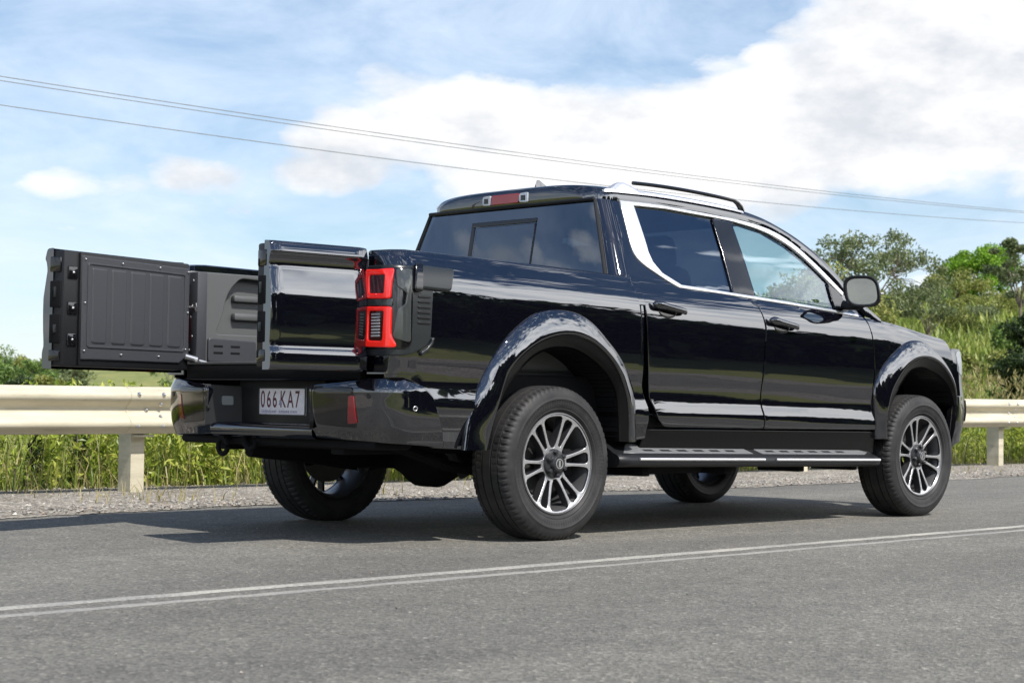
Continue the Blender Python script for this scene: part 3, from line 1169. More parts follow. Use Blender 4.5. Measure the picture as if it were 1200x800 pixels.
# ---- overhead lines with their poles just out of view
WIRE = mat('overhead_cable', (.22, .23, .25), .5, .3)
POLE = mat('weathered_pole', (.20, .17, .14), .9)
noisecol(POLE, 8, (.12, .10, .08), (.28, .24, .20))
PX = (-26.0, 104.0)
WIRES = [(30.6, (8.321, -.012, .000455), 'upper cable of the close pair crossing the sky above the truck'), (31.6, (8.446, -.0142, .000478), 'lower cable of the close pair crossing the sky above the truck'), (30.2, (7.648, -.020, .000613), 'single lowest cable crossing the sky just over the roof')]
for (yw, (a_, b_, c_), lb) in WIRES:
    f_ = lambda q: a_ + b_ * q + c_ * q * q
    z0 = f_(14)
    pts = [(q - 14, 0, f_(q) - z0) for q in np.linspace(PX[0], PX[1], 60)]
    o = MB().tube(pts, .012, 6).build('power_line', WIRE)
    o.location = (14, yw, z0)
    tag(o, lb, 'cable')
for i, xp in enumerate(PX):
    z0 = hz(xp, 31)
    root = empty('utility_pole', (xp, 31.0, z0))
    tag(root, ['wooden utility pole past the left end of the cables', 'wooden utility pole past the right end of the cables'][i], 'utility pole')
    MB().tube([(0, 0, -.5), (0, 0, 6), (0, 0, (9.6, 12.7)[i] - z0)], [.16, .14, .11], 14).build('pole', POLE, root)
    MB().box(-.06, .06, -1.1, .9, (8.75, 11.85)[i] - z0, (8.9, 12.0)[i] - z0, .01).build('crossarm', POLE, root)

# ================================================================== the pickup truck
TR = empty('pickup_truck', (0, 0, 0))
tag(TR, 'glossy black dual-cab pickup truck with both tailgate doors swung open', 'pickup truck')
_zs = [.30, .40, .45, .52, .56, .60, .62, .66, .70, .72, .78, .85, .95, 1.05, 1.10, 1.14, 1.17, 1.20, 1.23, 1.26, 1.285, 1.32, 1.55, 1.80, 1.95]
_ws = [.90, .915, .922, .938, .953, .966, .967, .9605, .9525, .9502, .9540, .962, .966, .967, .966, .9635, .9603, .9550, .9455, .930, .910, .884, .785, .665, .59]
_tz = np.arange(.30, 1.95, .002)
_tw = np.interp(_tz, _zs, _ws)
_k = np.exp(-.5 * (np.arange(-24, 25) * .002 / .011)**2)
_k /= _k.sum()
_tw = np.convolve(np.pad(_tw, 24, mode='edge'), _k, 'valid')


def Wd(x, z):
    """half width of the body side at station x and height z"""
    zc = z + .022 * (x - 1.0) + .07 * sm(x, 2.8, 3.8)
    w = float(np.interp(zc, _tz, _tw))
    if x < -.3:
        w -= .018 * ((-.3 - x) / .7)**2
    if x < -.92:
        d = min((-.92 - x) / .13, .995)
        w -= .13 * (1 - math.sqrt(1 - d * d))
    if x > 2.9:
        w -= .05 * ((x - 2.9) / .95)**2
    return w


def side(x, z):
    return (x, -Wd(x, z), z)


CH_OUT = [(.69, 1.776), (.761, 1.780), (1.049, 1.788), (1.381, 1.781), (1.65, 1.770), (1.907, 1.757), (2.12, 1.724), (2.287, 1.660), (2.422, 1.566), (2.534, 1.474), (2.646, 1.377)]
CH_IN = [(.864, 1.764), (1.149, 1.770), (1.381, 1.764), (1.60, 1.756), (1.80, 1.746), (2.036, 1.714), (2.229, 1.642), (2.359, 1.563), (2.47, 1.475), (2.55, 1.40)]
ZC = CH_OUT + [(2.73, 1.29), (2.80, 1.235), (2.95, 1.20)]
ZS = [(.50, 1.842), (1.0, 1.858), (1.4, 1.859), (1.79, 1.846), (2.044, 1.812), (2.207, 1.767), (2.376, 1.703), (2.555, 1.596), (2.712, 1.436), (2.84, 1.31), (2.95, 1.22)]
zc_t = spline(ZC, 120)
zs_t = spline(ZS, 120)


def zc_(x):
    return float(np.interp(x, zc_t[:, 0], zc_t[:, 1]))


def zs_(x):
    return float(np.interp(x, zs_t[:, 0], zs_t[:, 1]))


# ---- wheel arch curves (station, height)
AR_OUT = [(-.632, .452), (-.612, .593), (-.577, .69), (-.522, .80), (-.447, .914), (-.352, 1.013), (-.213, 1.103), (-.121, 1.132), (-.015, 1.142), (.116, 1.132), (.221, 1.095), (.33, 1.021), (.431, .941), (.507, .859), (.568, .756), (.589, .662), (.597, .578), (.60, .485)]
AR_LIP = [(-.505, .452), (-.462, .62), (-.395, .802), (-.334, .882), (-.225, .956), (-.111, 1.0), (.005, 1.02), (.112, 1.015), (.221, .985), (.334, .919), (.425, .829), (.474, .741), (.508, .62), (.52, .485)]
AR_IN = [(-.462, .455), (-.42, .63), (-.334, .769), (-.206, .886), (-.106, .933), (0, .953), (.117, .949), (.241, .908), (.357, .837), (.436, .745), (.462, .62), (.47, .487)]
AF_OUT = [(2.842, .49), (2.822, .657), (2.815, .79), (2.849, .877), (2.929, .958), (3.027, 1.024), (3.161, 1.088), (3.282, 1.109), (3.402, 1.105), (3.507, 1.072), (3.615, 1.017), (3.728, .938), (3.814, .848), (3.842, .74)]
AF_LIP = [(2.93, .49), (2.908, .62), (2.939, .741), (2.988, .817), (3.066, .898), (3.165, .96), (3.283, .995), (3.419, .999), (3.543, .97), (3.656, .911), (3.76, .822), (3.808, .75), (3.822, .70)]
AF_IN = [(2.985, .49), (2.985, .64), (3.069, .771), (3.18, .876), (3.266, .918), (3.416, .934), (3.573, .897), (3.705, .829), (3.765, .756), (3.785, .70)]


def mid(A, B, n=40, k=.5):
    return spline(A, n) * (1 - k) + spline(B, n) * k


def flare(name, A, B, C, mir):
    n = 90
    a, b, c = spline(A, n), spline(B, n), spline(C, n)
    rows = []
    prof = [(0, .0, -.035), (0, 0, .002), (.03, 0, .008), (.12, 0, .015), (.25, 0, .023), (.4, 0, .030), (.55, 0, .036), (.7, 0, .041), (.82, 0, .044), (.90, 0, .045), (.96, 0, .044), (.99, 0, .041), (1, .02, .036), (1, .12, .031), (1, .35, .024), (1, .65, .012), (1, .95, .0), (1, 1, -.01), (1, 1, -.06), (1, 1, -.16)]
    for (s, q, o_) in prof:
        xy = a + (b - a) * s
        if q > 0:
            xy = b + (c - b) * q
        rows.append([(x, -(Wd(a[i][0], max(a[i][1], .80)) * (1 - s) + Wd(b[i][0], max(b[i][1], .80)) * s + o_ * (.6 + .4 * sm(min(i, n - 1 - i), 0, 14))), z) for i, (x, z) in enumerate(xy)])
    V = np.array(rows).reshape(-1, 3)
    m_ = len(prof)
    F = [(j * n + i, j * n + i + 1, (j + 1) * n + i + 1, (j + 1) * n + i) for j in range(m_ - 1) for i in range(n - 1)]
    # orient outward
    f = F[(m_ // 2) * (n - 1) + n // 2]
    nrm = np.cross(V[f[1]] - V[f[0]], V[f[2]] - V[f[0]])
    if nrm[1] > 0:
        F = [tuple(reversed(f)) for f in F]
    ob = mk(name, V, F, [PAINT, TRIMB], TR, mir=mir, auto=60)
    ob.data.polygons.foreach_set('material_index', [1 if j >= 12 else 0 for j in range(m_ - 1) for i in range(n - 1)])
    return ob


def liner(A, cx, mir):
    n = 60
    a = spline(A, n)
    rows = []
    for y in (-.945, -.80, -.60):
        rows.append([(x, y, z) for x, z in a])
    V = np.array(rows).reshape(-1, 3).tolist()
    F = [(j * n + i, j * n + i + 1, (j + 1) * n + i + 1, (j + 1) * n + i) for j in range(2) for i in range(n - 1)]
    V.append((cx, -.60, .55))
    F += [(2 * n + i, 2 * n + i + 1, 3 * n) for i in range(n - 1)]
    return mk('wheel_arch_liner', V, F, DARK, TR, mir=mir, auto=40)


BELT = [(2.46, 1.262), (2.024, 1.289), (1.734, 1.302), (1.373, 1.318), (1.046, 1.331), (.911, 1.389), (.858, 1.446), (.851, 1.498)]
for mir in (0, 1):
    # cargo bed side
    cut = mid(AR_OUT, AR_LIP, 44)[::-1]
    o = [(-1.045, 1.366), (-.95, 1.374), (-.4, 1.366), (.1, 1.357), (.605, 1.345), (.617, 1.25), (.62, 1.15), (.622, .94), (.648, .77), (.690, .665), (.70, .50)] + \
        [tuple(q) for q in cut] + [(-.795, .462), (-.80, .50), (-.825, .60), (-.855, .695), (-.915, .757), (-.99, .785), (-1.045, .785)]
    bs = panel('bed_side', rnd(o, 3), side, PAINT, TR, thick=.03, step=.04, mir=mir)
    flare('wheel_arch_flare', AR_OUT, AR_LIP, AR_IN, mir)
    flare('wheel_arch_flare', AF_OUT, AF_LIP, AF_IN, mir)
    liner([(x, z) for x, z in AR_IN], 0, mir)
    liner([(x, z) for x, z in AF_IN], 3.37, mir)

    # rear door
    split = [(1.640, 1.60), (1.637, 1.473), (1.613, 1.316), (1.63, 1.28), (1.676, 1.242), (1.692, 1.18), (1.702, 1.128), (1.688, .922), (1.675, .747), (1.679, .675), (1.70, .60), (1.70, .552)]
    top = [q for q in CH_OUT if q[0] < 1.64] + [(1.648, 1.770)]
    o = top + split + [(.83, .562, .05), (.775, .60), (.738, .667), (.710, .715), (.688, .867), (.673, 1.038), (.666, 1.143), (.662, 1.24), (.672, 1.33), (.69, 1.5)]
    hole = [(.864, 1.764), (1.149, 1.770), (1.381, 1.764), (1.585, 1.757), (1.56, 1.689), (1.504, 1.3125)] + [q for q in BELT if q[0] < 1.5]
    rdoor = panel('rear_door', rnd(o), side, PAINT, TR, thick=.03, step=.04, holes=[hole], mir=mir)
    g = panel('window_glass', hole, side, GDARK, rdoor, thick=.004, step=.06, rl=.0005, rd=0, off=-.010, mir=mir)
    # front door
    sp2 = [(x + .009, z) for x, z in split]
    o = [(1.655, 1.770)] + [q for q in CH_OUT if q[0] > 1.66] + [(2.70, 1.305), (2.745, 1.235), (2.772, 1.19), (2.787, 1.127), (2.801, 1.049), (2.814, .90), (2.80, .80), (2.818, .66), (2.835, .545)] + sp2[::-1]
    hole = [(1.745, 1.745), (1.80, 1.746), (2.036, 1.714), (2.229, 1.642), (2.359, 1.563), (2.516, 1.437), (2.492, 1.262), (2.46, 1.262), (2.024, 1.289), (1.718, 1.303)]
    fdoor = panel('front_door', rnd(o), side, PAINT, TR, thick=.03, step=.04, holes=[hole], mir=mir)
    panel('window_glass', hole, side, GCLEAR, fdoor, thick=.004, step=.06, rl=.0005, rd=0, off=-.010, mir=mir)
    # mirror sail and black window channel
    panel('mirror_sail', rnd([(2.512, 1.432), (2.60, 1.38, .01), (2.64, 1.30, .02), (2.62, 1.262), (2.488, 1.262)]), side, GLOSSB, fdoor, off=.004, thick=.02, mir=mir)
    panel('window_channel', [(1.56, 1.75), (1.735, 1.742), (1.705, 1.3085), (1.508, 1.3165)], side, GLOSSB, rdoor, off=.0025, thick=.01, mir=mir, step=.06)
    # bright trim round the windows
    outer = [(2.646, 1.377), (2.534, 1.474), (2.422, 1.566), (2.287, 1.660), (2.12, 1.724), (1.907, 1.757), (1.65, 1.770), (1.381, 1.779), (1.049, 1.786), (.761, 1.779)]
    dl = [(.738, 1.645), (.722, 1.540), (.730, 1.470), (.775, 1.428), (.862, 1.383), (.95, 1.342), (1.02, 1.3145)]
    bl = [(1.366, 1.302), (1.725, 1.285), (2.024, 1.272), (2.46, 1.246), (2.70, 1.232)]
    bu = [(2.70, 1.246), (2.46, 1.261), (2.024, 1.288), (1.734, 1.301), (1.373, 1.317), (1.046, 1.331), (.911, 1.389), (.862, 1.446), (.851, 1.498), (.861, 1.642), (.866, 1.763)]
    inn = [(1.149, 1.770), (1.381, 1.763), (1.65, 1.755), (1.80, 1.745), (2.036, 1.712), (2.229, 1.647), (2.359, 1.570), (2.516, 1.4445), (2.625, 1.358)]
    ol = [tuple(q) for q in spline(outer, 40)] + [tuple(q) for q in spline(dl, 20)] + bl + bu + [tuple(q) for q in spline(inn, 34)]
    panel('window_trim', ol, side, CHROME, TR, thick=.012, step=.05, rl=.003, rd=.003, off=.007, mir=mir)

    # door handles on their cups
    for dr, hx, hz in ((rdoor, .845, 1.187), (fdoor, 1.865, 1.146)):
        ell = [(hx - .005 + .075 * math.cos(t), hz - .012 + .036 * math.sin(t)) for t in np.linspace(0, 2 * math.pi, 28, endpoint=False)]
        cup = panel('handle_cup', ell, side, GLOSSB, dr, thick=.01, step=.05, off=.0015, rl=.008, rd=.0012, mir=mir)
        V, F = [], []
        nst, nr = 26, 14
        for i in range(nst):
            u = i / (nst - 1)
            x = hx - .13 + .265 * u
            e = min(1, (min(u, 1 - u) / .06 + .05))**.5
            arch = .022 * (1 - (2 * u - 1)**6)
            hh = (.017 + .006 * math.exp(-((u - .12) / .12)**2)) * e
            dd = .010 * e + .003
            z0 = hz + .007 - .035 * (u - .5)
            y0 = Wd(x, z0) + .012 + arch
            for j in range(nr):
                t = 2 * math.pi * j / nr
                V.append((x, -(y0 + dd * math.cos(t)), z0 + hh * math.sin(t)))
        for i in range(nst - 1):
            for j in range(nr):
                F.append((i * nr + j, i * nr + (j + 1) % nr, (i + 1) * nr + (j + 1) % nr, (i + 1) * nr + j))
        F += [tuple(range(nr)), tuple(reversed(range((nst - 1) * nr, nst * nr)))]
        mk('door_handle', V, [tuple(reversed(f)) for f in F], PAINT, dr, mir=mir, auto=50)

    # front fender
    tz = lambda x: 1.266 - .022 * (x - 1) - .07 * sm(x, 2.8, 3.8)
    cut = mid(AF_OUT, AF_LIP, 44)
    o = [tuple(q) for q in cut] + [(3.855, .80), (3.835, .92), (3.80, 1.02), (3.775, 1.085), (3.75, tz(3.75) - .012), (3.70, tz(3.70))] + \
        [(x, tz(x)) for x in (3.5, 3.3, 3.1, 2.95, 2.85, 2.765)] + [(2.779, 1.19), (2.793, 1.127), (2.807, 1.049), (2.821, .90), (2.808, .80)]
    o = [(2.868, .49)] + o + [(2.826, .66), (2.848, .52)]
    panel('front_fender', o, side, PAINT, TR, thick=.03, step=.04, mir=mir)

    # sill below the doors
    panel('sill', [(.70, .545), (2.85, .530), (2.88, .40), (.66, .40)], side, TRIMB, TR, thick=.02, step=.06, mir=mir, off=-.006)

    # running board with tread pads and silver strips
    zb = lambda x: .424 - .0145 * (x - .42)
    V, F = [], []
    prof = [(.83, -.030), (.83, .062), (.86, .058), (.958, .004), (.985, -.004), (1.003, -.016), (1.010, -.034), (1.004, -.055), (.985, -.066), (.90, -.070), (.83, -.06)]
    xs = [.44, .46, .52, .80, 1.2, 1.7, 2.2, 2.6, 2.76, 2.82, 2.835]
    sc = [.86, .95, 1, 1, 1, 1, 1, 1, 1, .97, .90]
    for x, s_ in zip(xs, sc):
        for (y, dz) in prof:
            V.append((x, -(.83 + (y - .83) * s_), zb(x) + dz))
    n = len(prof)
    for i in range(len(xs) - 1):
        for j in range(n):
            F.append((i * n + j, i * n + (j + 1) % n, (i + 1) * n + (j + 1) % n, (i + 1) * n + j))
    F += [tuple(reversed(range(n))), tuple(range((len(xs) - 1) * n, len(xs) * n))]
    board = mk('running_board', V, [tuple(reversed(f)) for f in F], PLAST, TR, mir=mir, auto=40)
    flat = lambda x, y: (x, -y, zb(x) + .054 * (.958 - y) / .098)
    for (x0, x1) in ((.60, 1.575), (1.665, 2.68)):
        e = .05
        if x0 < 1:
            po = [(x0 - .10, .956), (x0, .875), (x1 - e, .855), (x1 + .03, .956)]
        else:
            po = [(x0 - .045, .855), (x1 - .1, .86), (x1 + .10, .935), (x1 + .04, .956), (x0 + .03, .956)]
        slots = [[(x - .045, .921), (x + .045, .921), (x + .053, .940), (x - .037, .940)] for x in np.arange(x0 + .12, x1 - .12, .14)]
        pad = panel('tread_pad', po, flat, TREAD, board, thick=.006, step=.2, holes=slots, off=.007, rl=.002, rd=.002, mir=mir, sgn=-1)
    for (x0, x1) in ((.57, 1.645), (1.755, 2.81)):
        b = MB()
        n = 8
        pts = [(x, -1.0085, zb(x) - .026) for x in np.linspace(x0, x1, n)]
        b.tube(pts, .0085, 8)
        b.build('silver_strip', SILVER, board, mir=mir)
    for x in (.75, 1.45, 2.15, 2.7):
        MB().box(x - .03, x + .03, -.90, -.60, .30, .345, .006).build('step_bracket', DARK, board, mir=mir)

# ---- roof, pillars


def xr(z):
    return .52 + .08 * (z - 1.34) / .43


RC = .11


def roof_sec(x, k):
    """k 0..1 from the gutter to the centre line"""
    zc, zs = zc_(max(x, .69)), zs_(x)
    y0 = Wd(max(x, .7), zc)
    xe = xr(1.80) + RC
    if x < xe:
        y0 -= RC - math.sqrt(max(RC * RC - (xe - x)**2, 0))
    zt = zs + .030
    a = (k**1.25) * math.pi / 2
    c, s_ = math.cos(a), math.sin(a)
    return y0 * max(c, 0)**.5, zc + (zt - zc) * s_**.5


def roof_mesh():
    xs = np.r_[[.598, .600, .606, .618, .635, .66, .69], np.linspace(.74, 2.03, 44)]
    nk = 22
    V, F = [], []
    rows = []
    # rear face, rolled under
    for (dx, zz) in ((.012, .004), (.0, .010), (-.006, .35), (-.004, .75)):
        row = []
        for k in range(-nk, nk + 1):
            y, z = roof_sec(.598, 1 - abs(k) / nk)
            zlow = 1.768
            row.append((.594 + dx - .02 * (1 - (y / .6)**2), math.copysign(y, k) if k else 0, zlow + (z - zlow) * zz))
        rows.append(row)
    for x in xs:
        row = []
        for k in range(-nk, nk + 1):
            y, z = roof_sec(x, 1 - abs(k) / nk)
            bow = -.02 * (1 - min(1, (y / .6)**2)) * max(0, 1 - (x - .6) / .3)
            row.append((x + bow, math.copysign(y, k) if k else 0, z - .010 * max(0, 1 - (x - .598) / .02)))
        rows.append(row)
    n = 2 * nk + 1
    V = [p for r_ in rows for p in r_]
    F = [(i * n + j, (i + 1) * n + j, (i + 1) * n + j + 1, i * n + j + 1) for i in range(len(rows) - 1) for j in range(n - 1)]
    return mk('roof', V, F, PAINT, TR, auto=50)


ROOF = roof_mesh()
for mir in (0, 1):
    xs = np.linspace(2.03, 2.93, 34)
    rows = []
    for x in xs:
        r_ = []
        for k in np.linspace(0, 1, 12):
            y, z = roof_sec(x, k * .52)
            r_.append((x, -y, z))
        y, z = roof_sec(x, .52)
        r_.append((x - .01, -y + .012, z - .02))
        r_.append((x - .05, -y - .02, z - .06))
        rows.append(r_)
    n = len(rows[0])
    V = [p for r_ in rows for p in r_]
    F = [(i * n + j, (i + 1) * n + j, (i + 1) * n + j + 1, i * n + j + 1) for i in range(len(rows) - 1) for j in range(n - 1)]
    mk('a_pillar', V, [tuple(f) for f in F], PAINT, TR, mir=mir, auto=50)

    # rear cab corner wrapping to the rear screen
    def corner(u, z):
        w = Wd(.75, z)
        x0 = xr(z) + RC
        ge = .645 + .155 * (1.77 - z) / .43 - .006     # half width of the rear glass
        s1, s2 = .70 - x0, RC * math.pi / 2
        s3 = max((w - RC) - ge, .002)
        s = u * (s1 + s2 + s3)
        if s < s1:
            return (.70 - s, -w, z)
        if s < s1 + s2:
            a = (s - s1) / RC
            return (x0 - RC * math.sin(a), -(w - RC + RC * math.cos(a)), z)
        return (x0 - RC, -(w - RC - (s - s1 - s2)), z)
    panel('rear_corner', [(0.04, 1.20), (1, 1.20), (1, 1.785), (0.04, 1.785)], corner, PAINT, TR, thick=.02, step=.03, gu=(.035, .04), rl=.003, mir=mir, sgn=-1)
    # lower cab back corner in the gap to the bed
    panel('cab_back_edge', [(.636, .53), (.655, .53), (.655, 1.30), (.636, 1.30)], side, PAINT, TR, thick=.10, step=.03, off=-.008, rl=.003, mir=mir)

# windscreen
n, k_ = 14, 12
V, F = [], []
for i in range(n):
    x = 2.03 + .86 * i / (n - 1)
    y, z = roof_sec(x, .52)
    for j in range(k_):
        v = -1 + 2 * j / (k_ - 1)
        V.append((x + .16 * (1 - v * v) - .03, v * y, z - .012))
F = [(i * k_ + j, (i + 1) * k_ + j, (i + 1) * k_ + j + 1, i * k_ + j + 1) for i in range(n - 1) for j in range(k_ - 1)]
mk('windscreen', V, F, GCLEAR, TR)
mk('roof_lining', [(.62, -.6, 1.77), (2.1, -.6, 1.765), (2.1, .6, 1.765), (.62, .6, 1.77)], [(0, 3, 2, 1)], SEAT, TR, smooth=False)

# rear screen


def back(y, z):
    return (xr(z) - .0 - .012 * (1 - (y / .8)**2), y, z)


ge = lambda z: .645 + .155 * (1.77 - z) / .43
rs_o = [(-ge(1.30), 1.30), (-ge(1.77), 1.772), (ge(1.77), 1.772), (ge(1.30), 1.30)]
RS = panel('rear_screen', rs_o, back, GDARK, TR, thick=.005, step=.08, rl=.001, rd=0, off=.0, sgn=-1)
fr_ = lambda a, b, c, d: [(a, c), (b, c), (b, d), (a, d)]
panel('screen_divider', fr_(.245, .275, 1.36, 1.675), back, GLOSSB, RS, thick=.01, step=.1, off=.005, sgn=-1)
panel('screen_divider', fr_(-.241, .275, 1.675, 1.70), back, GLOSSB, RS, thick=.01, step=.1, off=.006, sgn=-1)
panel('screen_divider', fr_(-.241, -.235, 1.36, 1.672), back, GLOSSB, RS, thick=.01, step=.1, off=.005, sgn=-1)
panel('sliding_pane', fr_(-.232, .232, 1.36, 1.670), back, GSLIDE, RS, thick=.004, step=.1, off=.003, rd=0, sgn=-1)
for s_ in (-1, 1):
    b = MB()
    b.tube([(xr(z) - .006, s_ * (ge(z) + .006), z) for z in np.linspace(1.28, 1.775, 8)], .011, 8)
    b.build('screen_seal', PLAST, RS)
MB().tube([(xr(1.775) - .010 - .012 * (1 - (y / .8)**2), y, 1.776) for y in np.linspace(-.65, .65, 16)], .011, 8).build('screen_seal', PLAST, RS)
MB().box(.55, .58, -.80, .80, .50, 1.31).build('cab_back_panel', PAINT, TR)
# high brake light
def rf(y, z):
    return (.571 + .035 * (y / .6)**2, y, z)
BL = panel('high_brake_light', rnd([(-.105, 1.792, .01), (.115, 1.792, .01), (.115, 1.845, .01), (-.105, 1.845, .01)]), rf, REDD, ROOF, thick=.03, step=.05, off=.010, sgn=-1)
for a, b_ in ((.118, .185), (-.175, -.108)):
    panel('cargo_lamp', rnd([(a, 1.79, .01), (b_, 1.793, .015), (b_, 1.843, .015), (a, 1.847, .01)]), rf, HEADL, ROOF, thick=.03, step=.05, off=.012, sgn=-1)
    c = (a + b_) / 2
    panel('lamp_bulb', [(c - .018, 1.802), (c + .018, 1.802), (c + .018, 1.832), (c - .018, 1.832)], rf, GLOSSB, ROOF, thick=.01, step=.05, off=.0145, sgn=-1)
# shark fin
V, F = [], []
prof = [(0.80, 1.88, .030), (.802, 1.905, .024), (.806, 1.93, .016), (.815, 1.952, .008), (.835, 1.955, .005), (.87, 1.938, .009), (.92, 1.914, .014), (.97, 1.888, .016), (1.0, 1.876, .002)]
for (x, z, hw) in prof:
    V += [(x, -hw * 1.0, 1.87), (x, -hw * .55, (1.87 + z) / 2), (x, 0, z), (x, hw * .55, (1.87 + z) / 2), (x, hw, 1.87)]
for i in range(len(prof) - 1):
    for j in range(4):
        F.append((i * 5 + j, i * 5 + j + 1, (i + 1) * 5 + j + 1, (i + 1) * 5 + j))
F.append((0, 1, 2, 3, 4))
mk('antenna_fin', V, [tuple(reversed(f)) for f in F], PAINT, ROOF, auto=50)
# roof rails
for mir in (0, 1):
    xs = np.r_[np.linspace(.655, .80, 8), np.linspace(.86, 1.86, 16)]
    V, F = [], []
    for x in xs:
        y, z = roof_sec(x, .30)
        z -= .006
        h = .050 * sm(x, .64, .80) * (1 - .86 * sm(x, .78, .98)) + .002
        if x > 1.7:
            h *= max(.25, 1 - (x - 1.7) / .2)
        wd = .022
        V += [(x, -y - wd - .006, z - .010), (x, -y - wd, z + h * .7), (x, -y - wd * .6, z + h), (x, -y + wd * .6, z + h), (x, -y + wd, z + h * .7), (x, -y + wd + .01, z - .005)]
    m_ = 6
    for i in range(len(xs) - 1):
        for j in range(m_ - 1):
            F.append((i * m_ + j, i * m_ + j + 1, (i + 1) * m_ + j + 1, (i + 1) * m_ + j))
    F += [tuple(range(m_)), tuple(reversed(range((len(xs) - 1) * m_, len(xs) * m_)))]
    rail = mk('roof_rail', V, [tuple(reversed(f)) for f in F], SILVER, TR, mir=mir, auto=40)
    pts = []
    for x in np.linspace(.90, 1.80, 16):
        y, z = roof_sec(x, .30)
        pts.append((x, -y, z + .048 + .004 * math.sin((x - .9) * 3)))
    y, z = roof_sec(1.84, .30)
    pts += [(1.835, -y, z + .040), (1.862, -y, z + .02), (1.875, -y, z - .005)]
    MB().tube(pts, [.011] * 16 + [.014, .017, .02], 8).build('rail_bar', GLOSSB, rail, mir=mir)

# ---- bonnet and nose


def hood_map(u, v):
    """u 0..1 rear to front, v -1..1 across"""
    xf = 4.14 - .30 * abs(v)**3.2
    x = 2.755 + u * (xf - 2.755)
    xx = min(x, 3.85)
    ze = 1.266 - .022 * (xx - 1) - .07 * sm(xx, 2.8, 3.8)
    ye = Wd(xx, ze) - .004 - .06 * max(0, (u - .8) / .2)**2
    z = ze + .092 * (1 - abs(v)**2.4) * (1 - .25 * u) + .022 * (1 - sm(abs(v), .50, .66)) * sm(u, .0, .25)
    z -= .13 * max(0, (u - .72) / .28)**2.4
    z -= .02 * (1 - sm(u, 0, .08)) * (1 - abs(v))
    return (x, v * ye, z)


panel('bonnet', [(0, -1), (1, -1), (1, 1), (0, 1)], hood_map, PAINT, TR, thick=.03, step=.04, gu=(.03, .06), rl=.003)


def nose(u, z):
    """u 0 at the right flank .. 1 at the left flank"""
    a = (u - .5) * math.pi
    s_, c = math.sin(a), math.cos(a)
    hw = .917 - .02 * sm(z, .7, .45) - .016 * sm(z, .95, 1.10)
    y = math.copysign(abs(s_)**.55, s_) * hw
    bulge = .10 * math.exp(-((z - .66) / .16)**2)
    return (3.80 + (.38 + bulge) * c**.75, y, z)


panel('front_fascia', [(0, .46), (1, .46), (1, 1.075), (0, 1.075)], nose, PAINT, TR, thick=.04, step=.04, gu=(.025, .05), rl=.002)
panel('grille', rnd([(.30, .70, .03), (.70, .70, .03), (.68, 1.04, .03), (.32, 1.04, .03)]), nose, PLAST, TR, thick=.03, step=.05, off=.008, rl=.004)
for i in range(6):
    z = .74 + i * .05
    panel('grille_bar', [(.33, z), (.67, z), (.67, z + .018), (.33, z + .018)], nose, CHROME, TR, thick=.02, step=.06, off=.018, rl=.002)
for mir in (0, 1):
    hl = panel('headlight', rnd([(.03, .93, .01), (.065, .90), (.26, .93, .01), (.26, 1.055, .01), (.06, 1.062), (.03, 1.05, .01)]), nose, NOSEL, TR, thick=.03, step=.03, off=.004, mir=mir)
    panel('fog_lamp', rnd([(.12, .60, .01), (.22, .60, .01), (.22, .74, .01), (.12, .74, .01)]), nose, PLAST, TR, thick=.02, step=.04, off=.008, mir=mir)
    # lower bumper corner behind the front wheel arch
    def bump_side(x, z):
        return (x, -(.938 - .10 * max(0, (x - 3.80) / .25)**2 - .03 * sm(z, .6, .42)), z)
    panel('bumper_corner', rnd([(3.815, .765), (3.93, .765, .02), (3.96, .62, .03), (3.93, .47, .05), (3.80, .43, .02)]), bump_side, PAINT, TR, thick=.05, step=.04, off=.004, mir=mir)

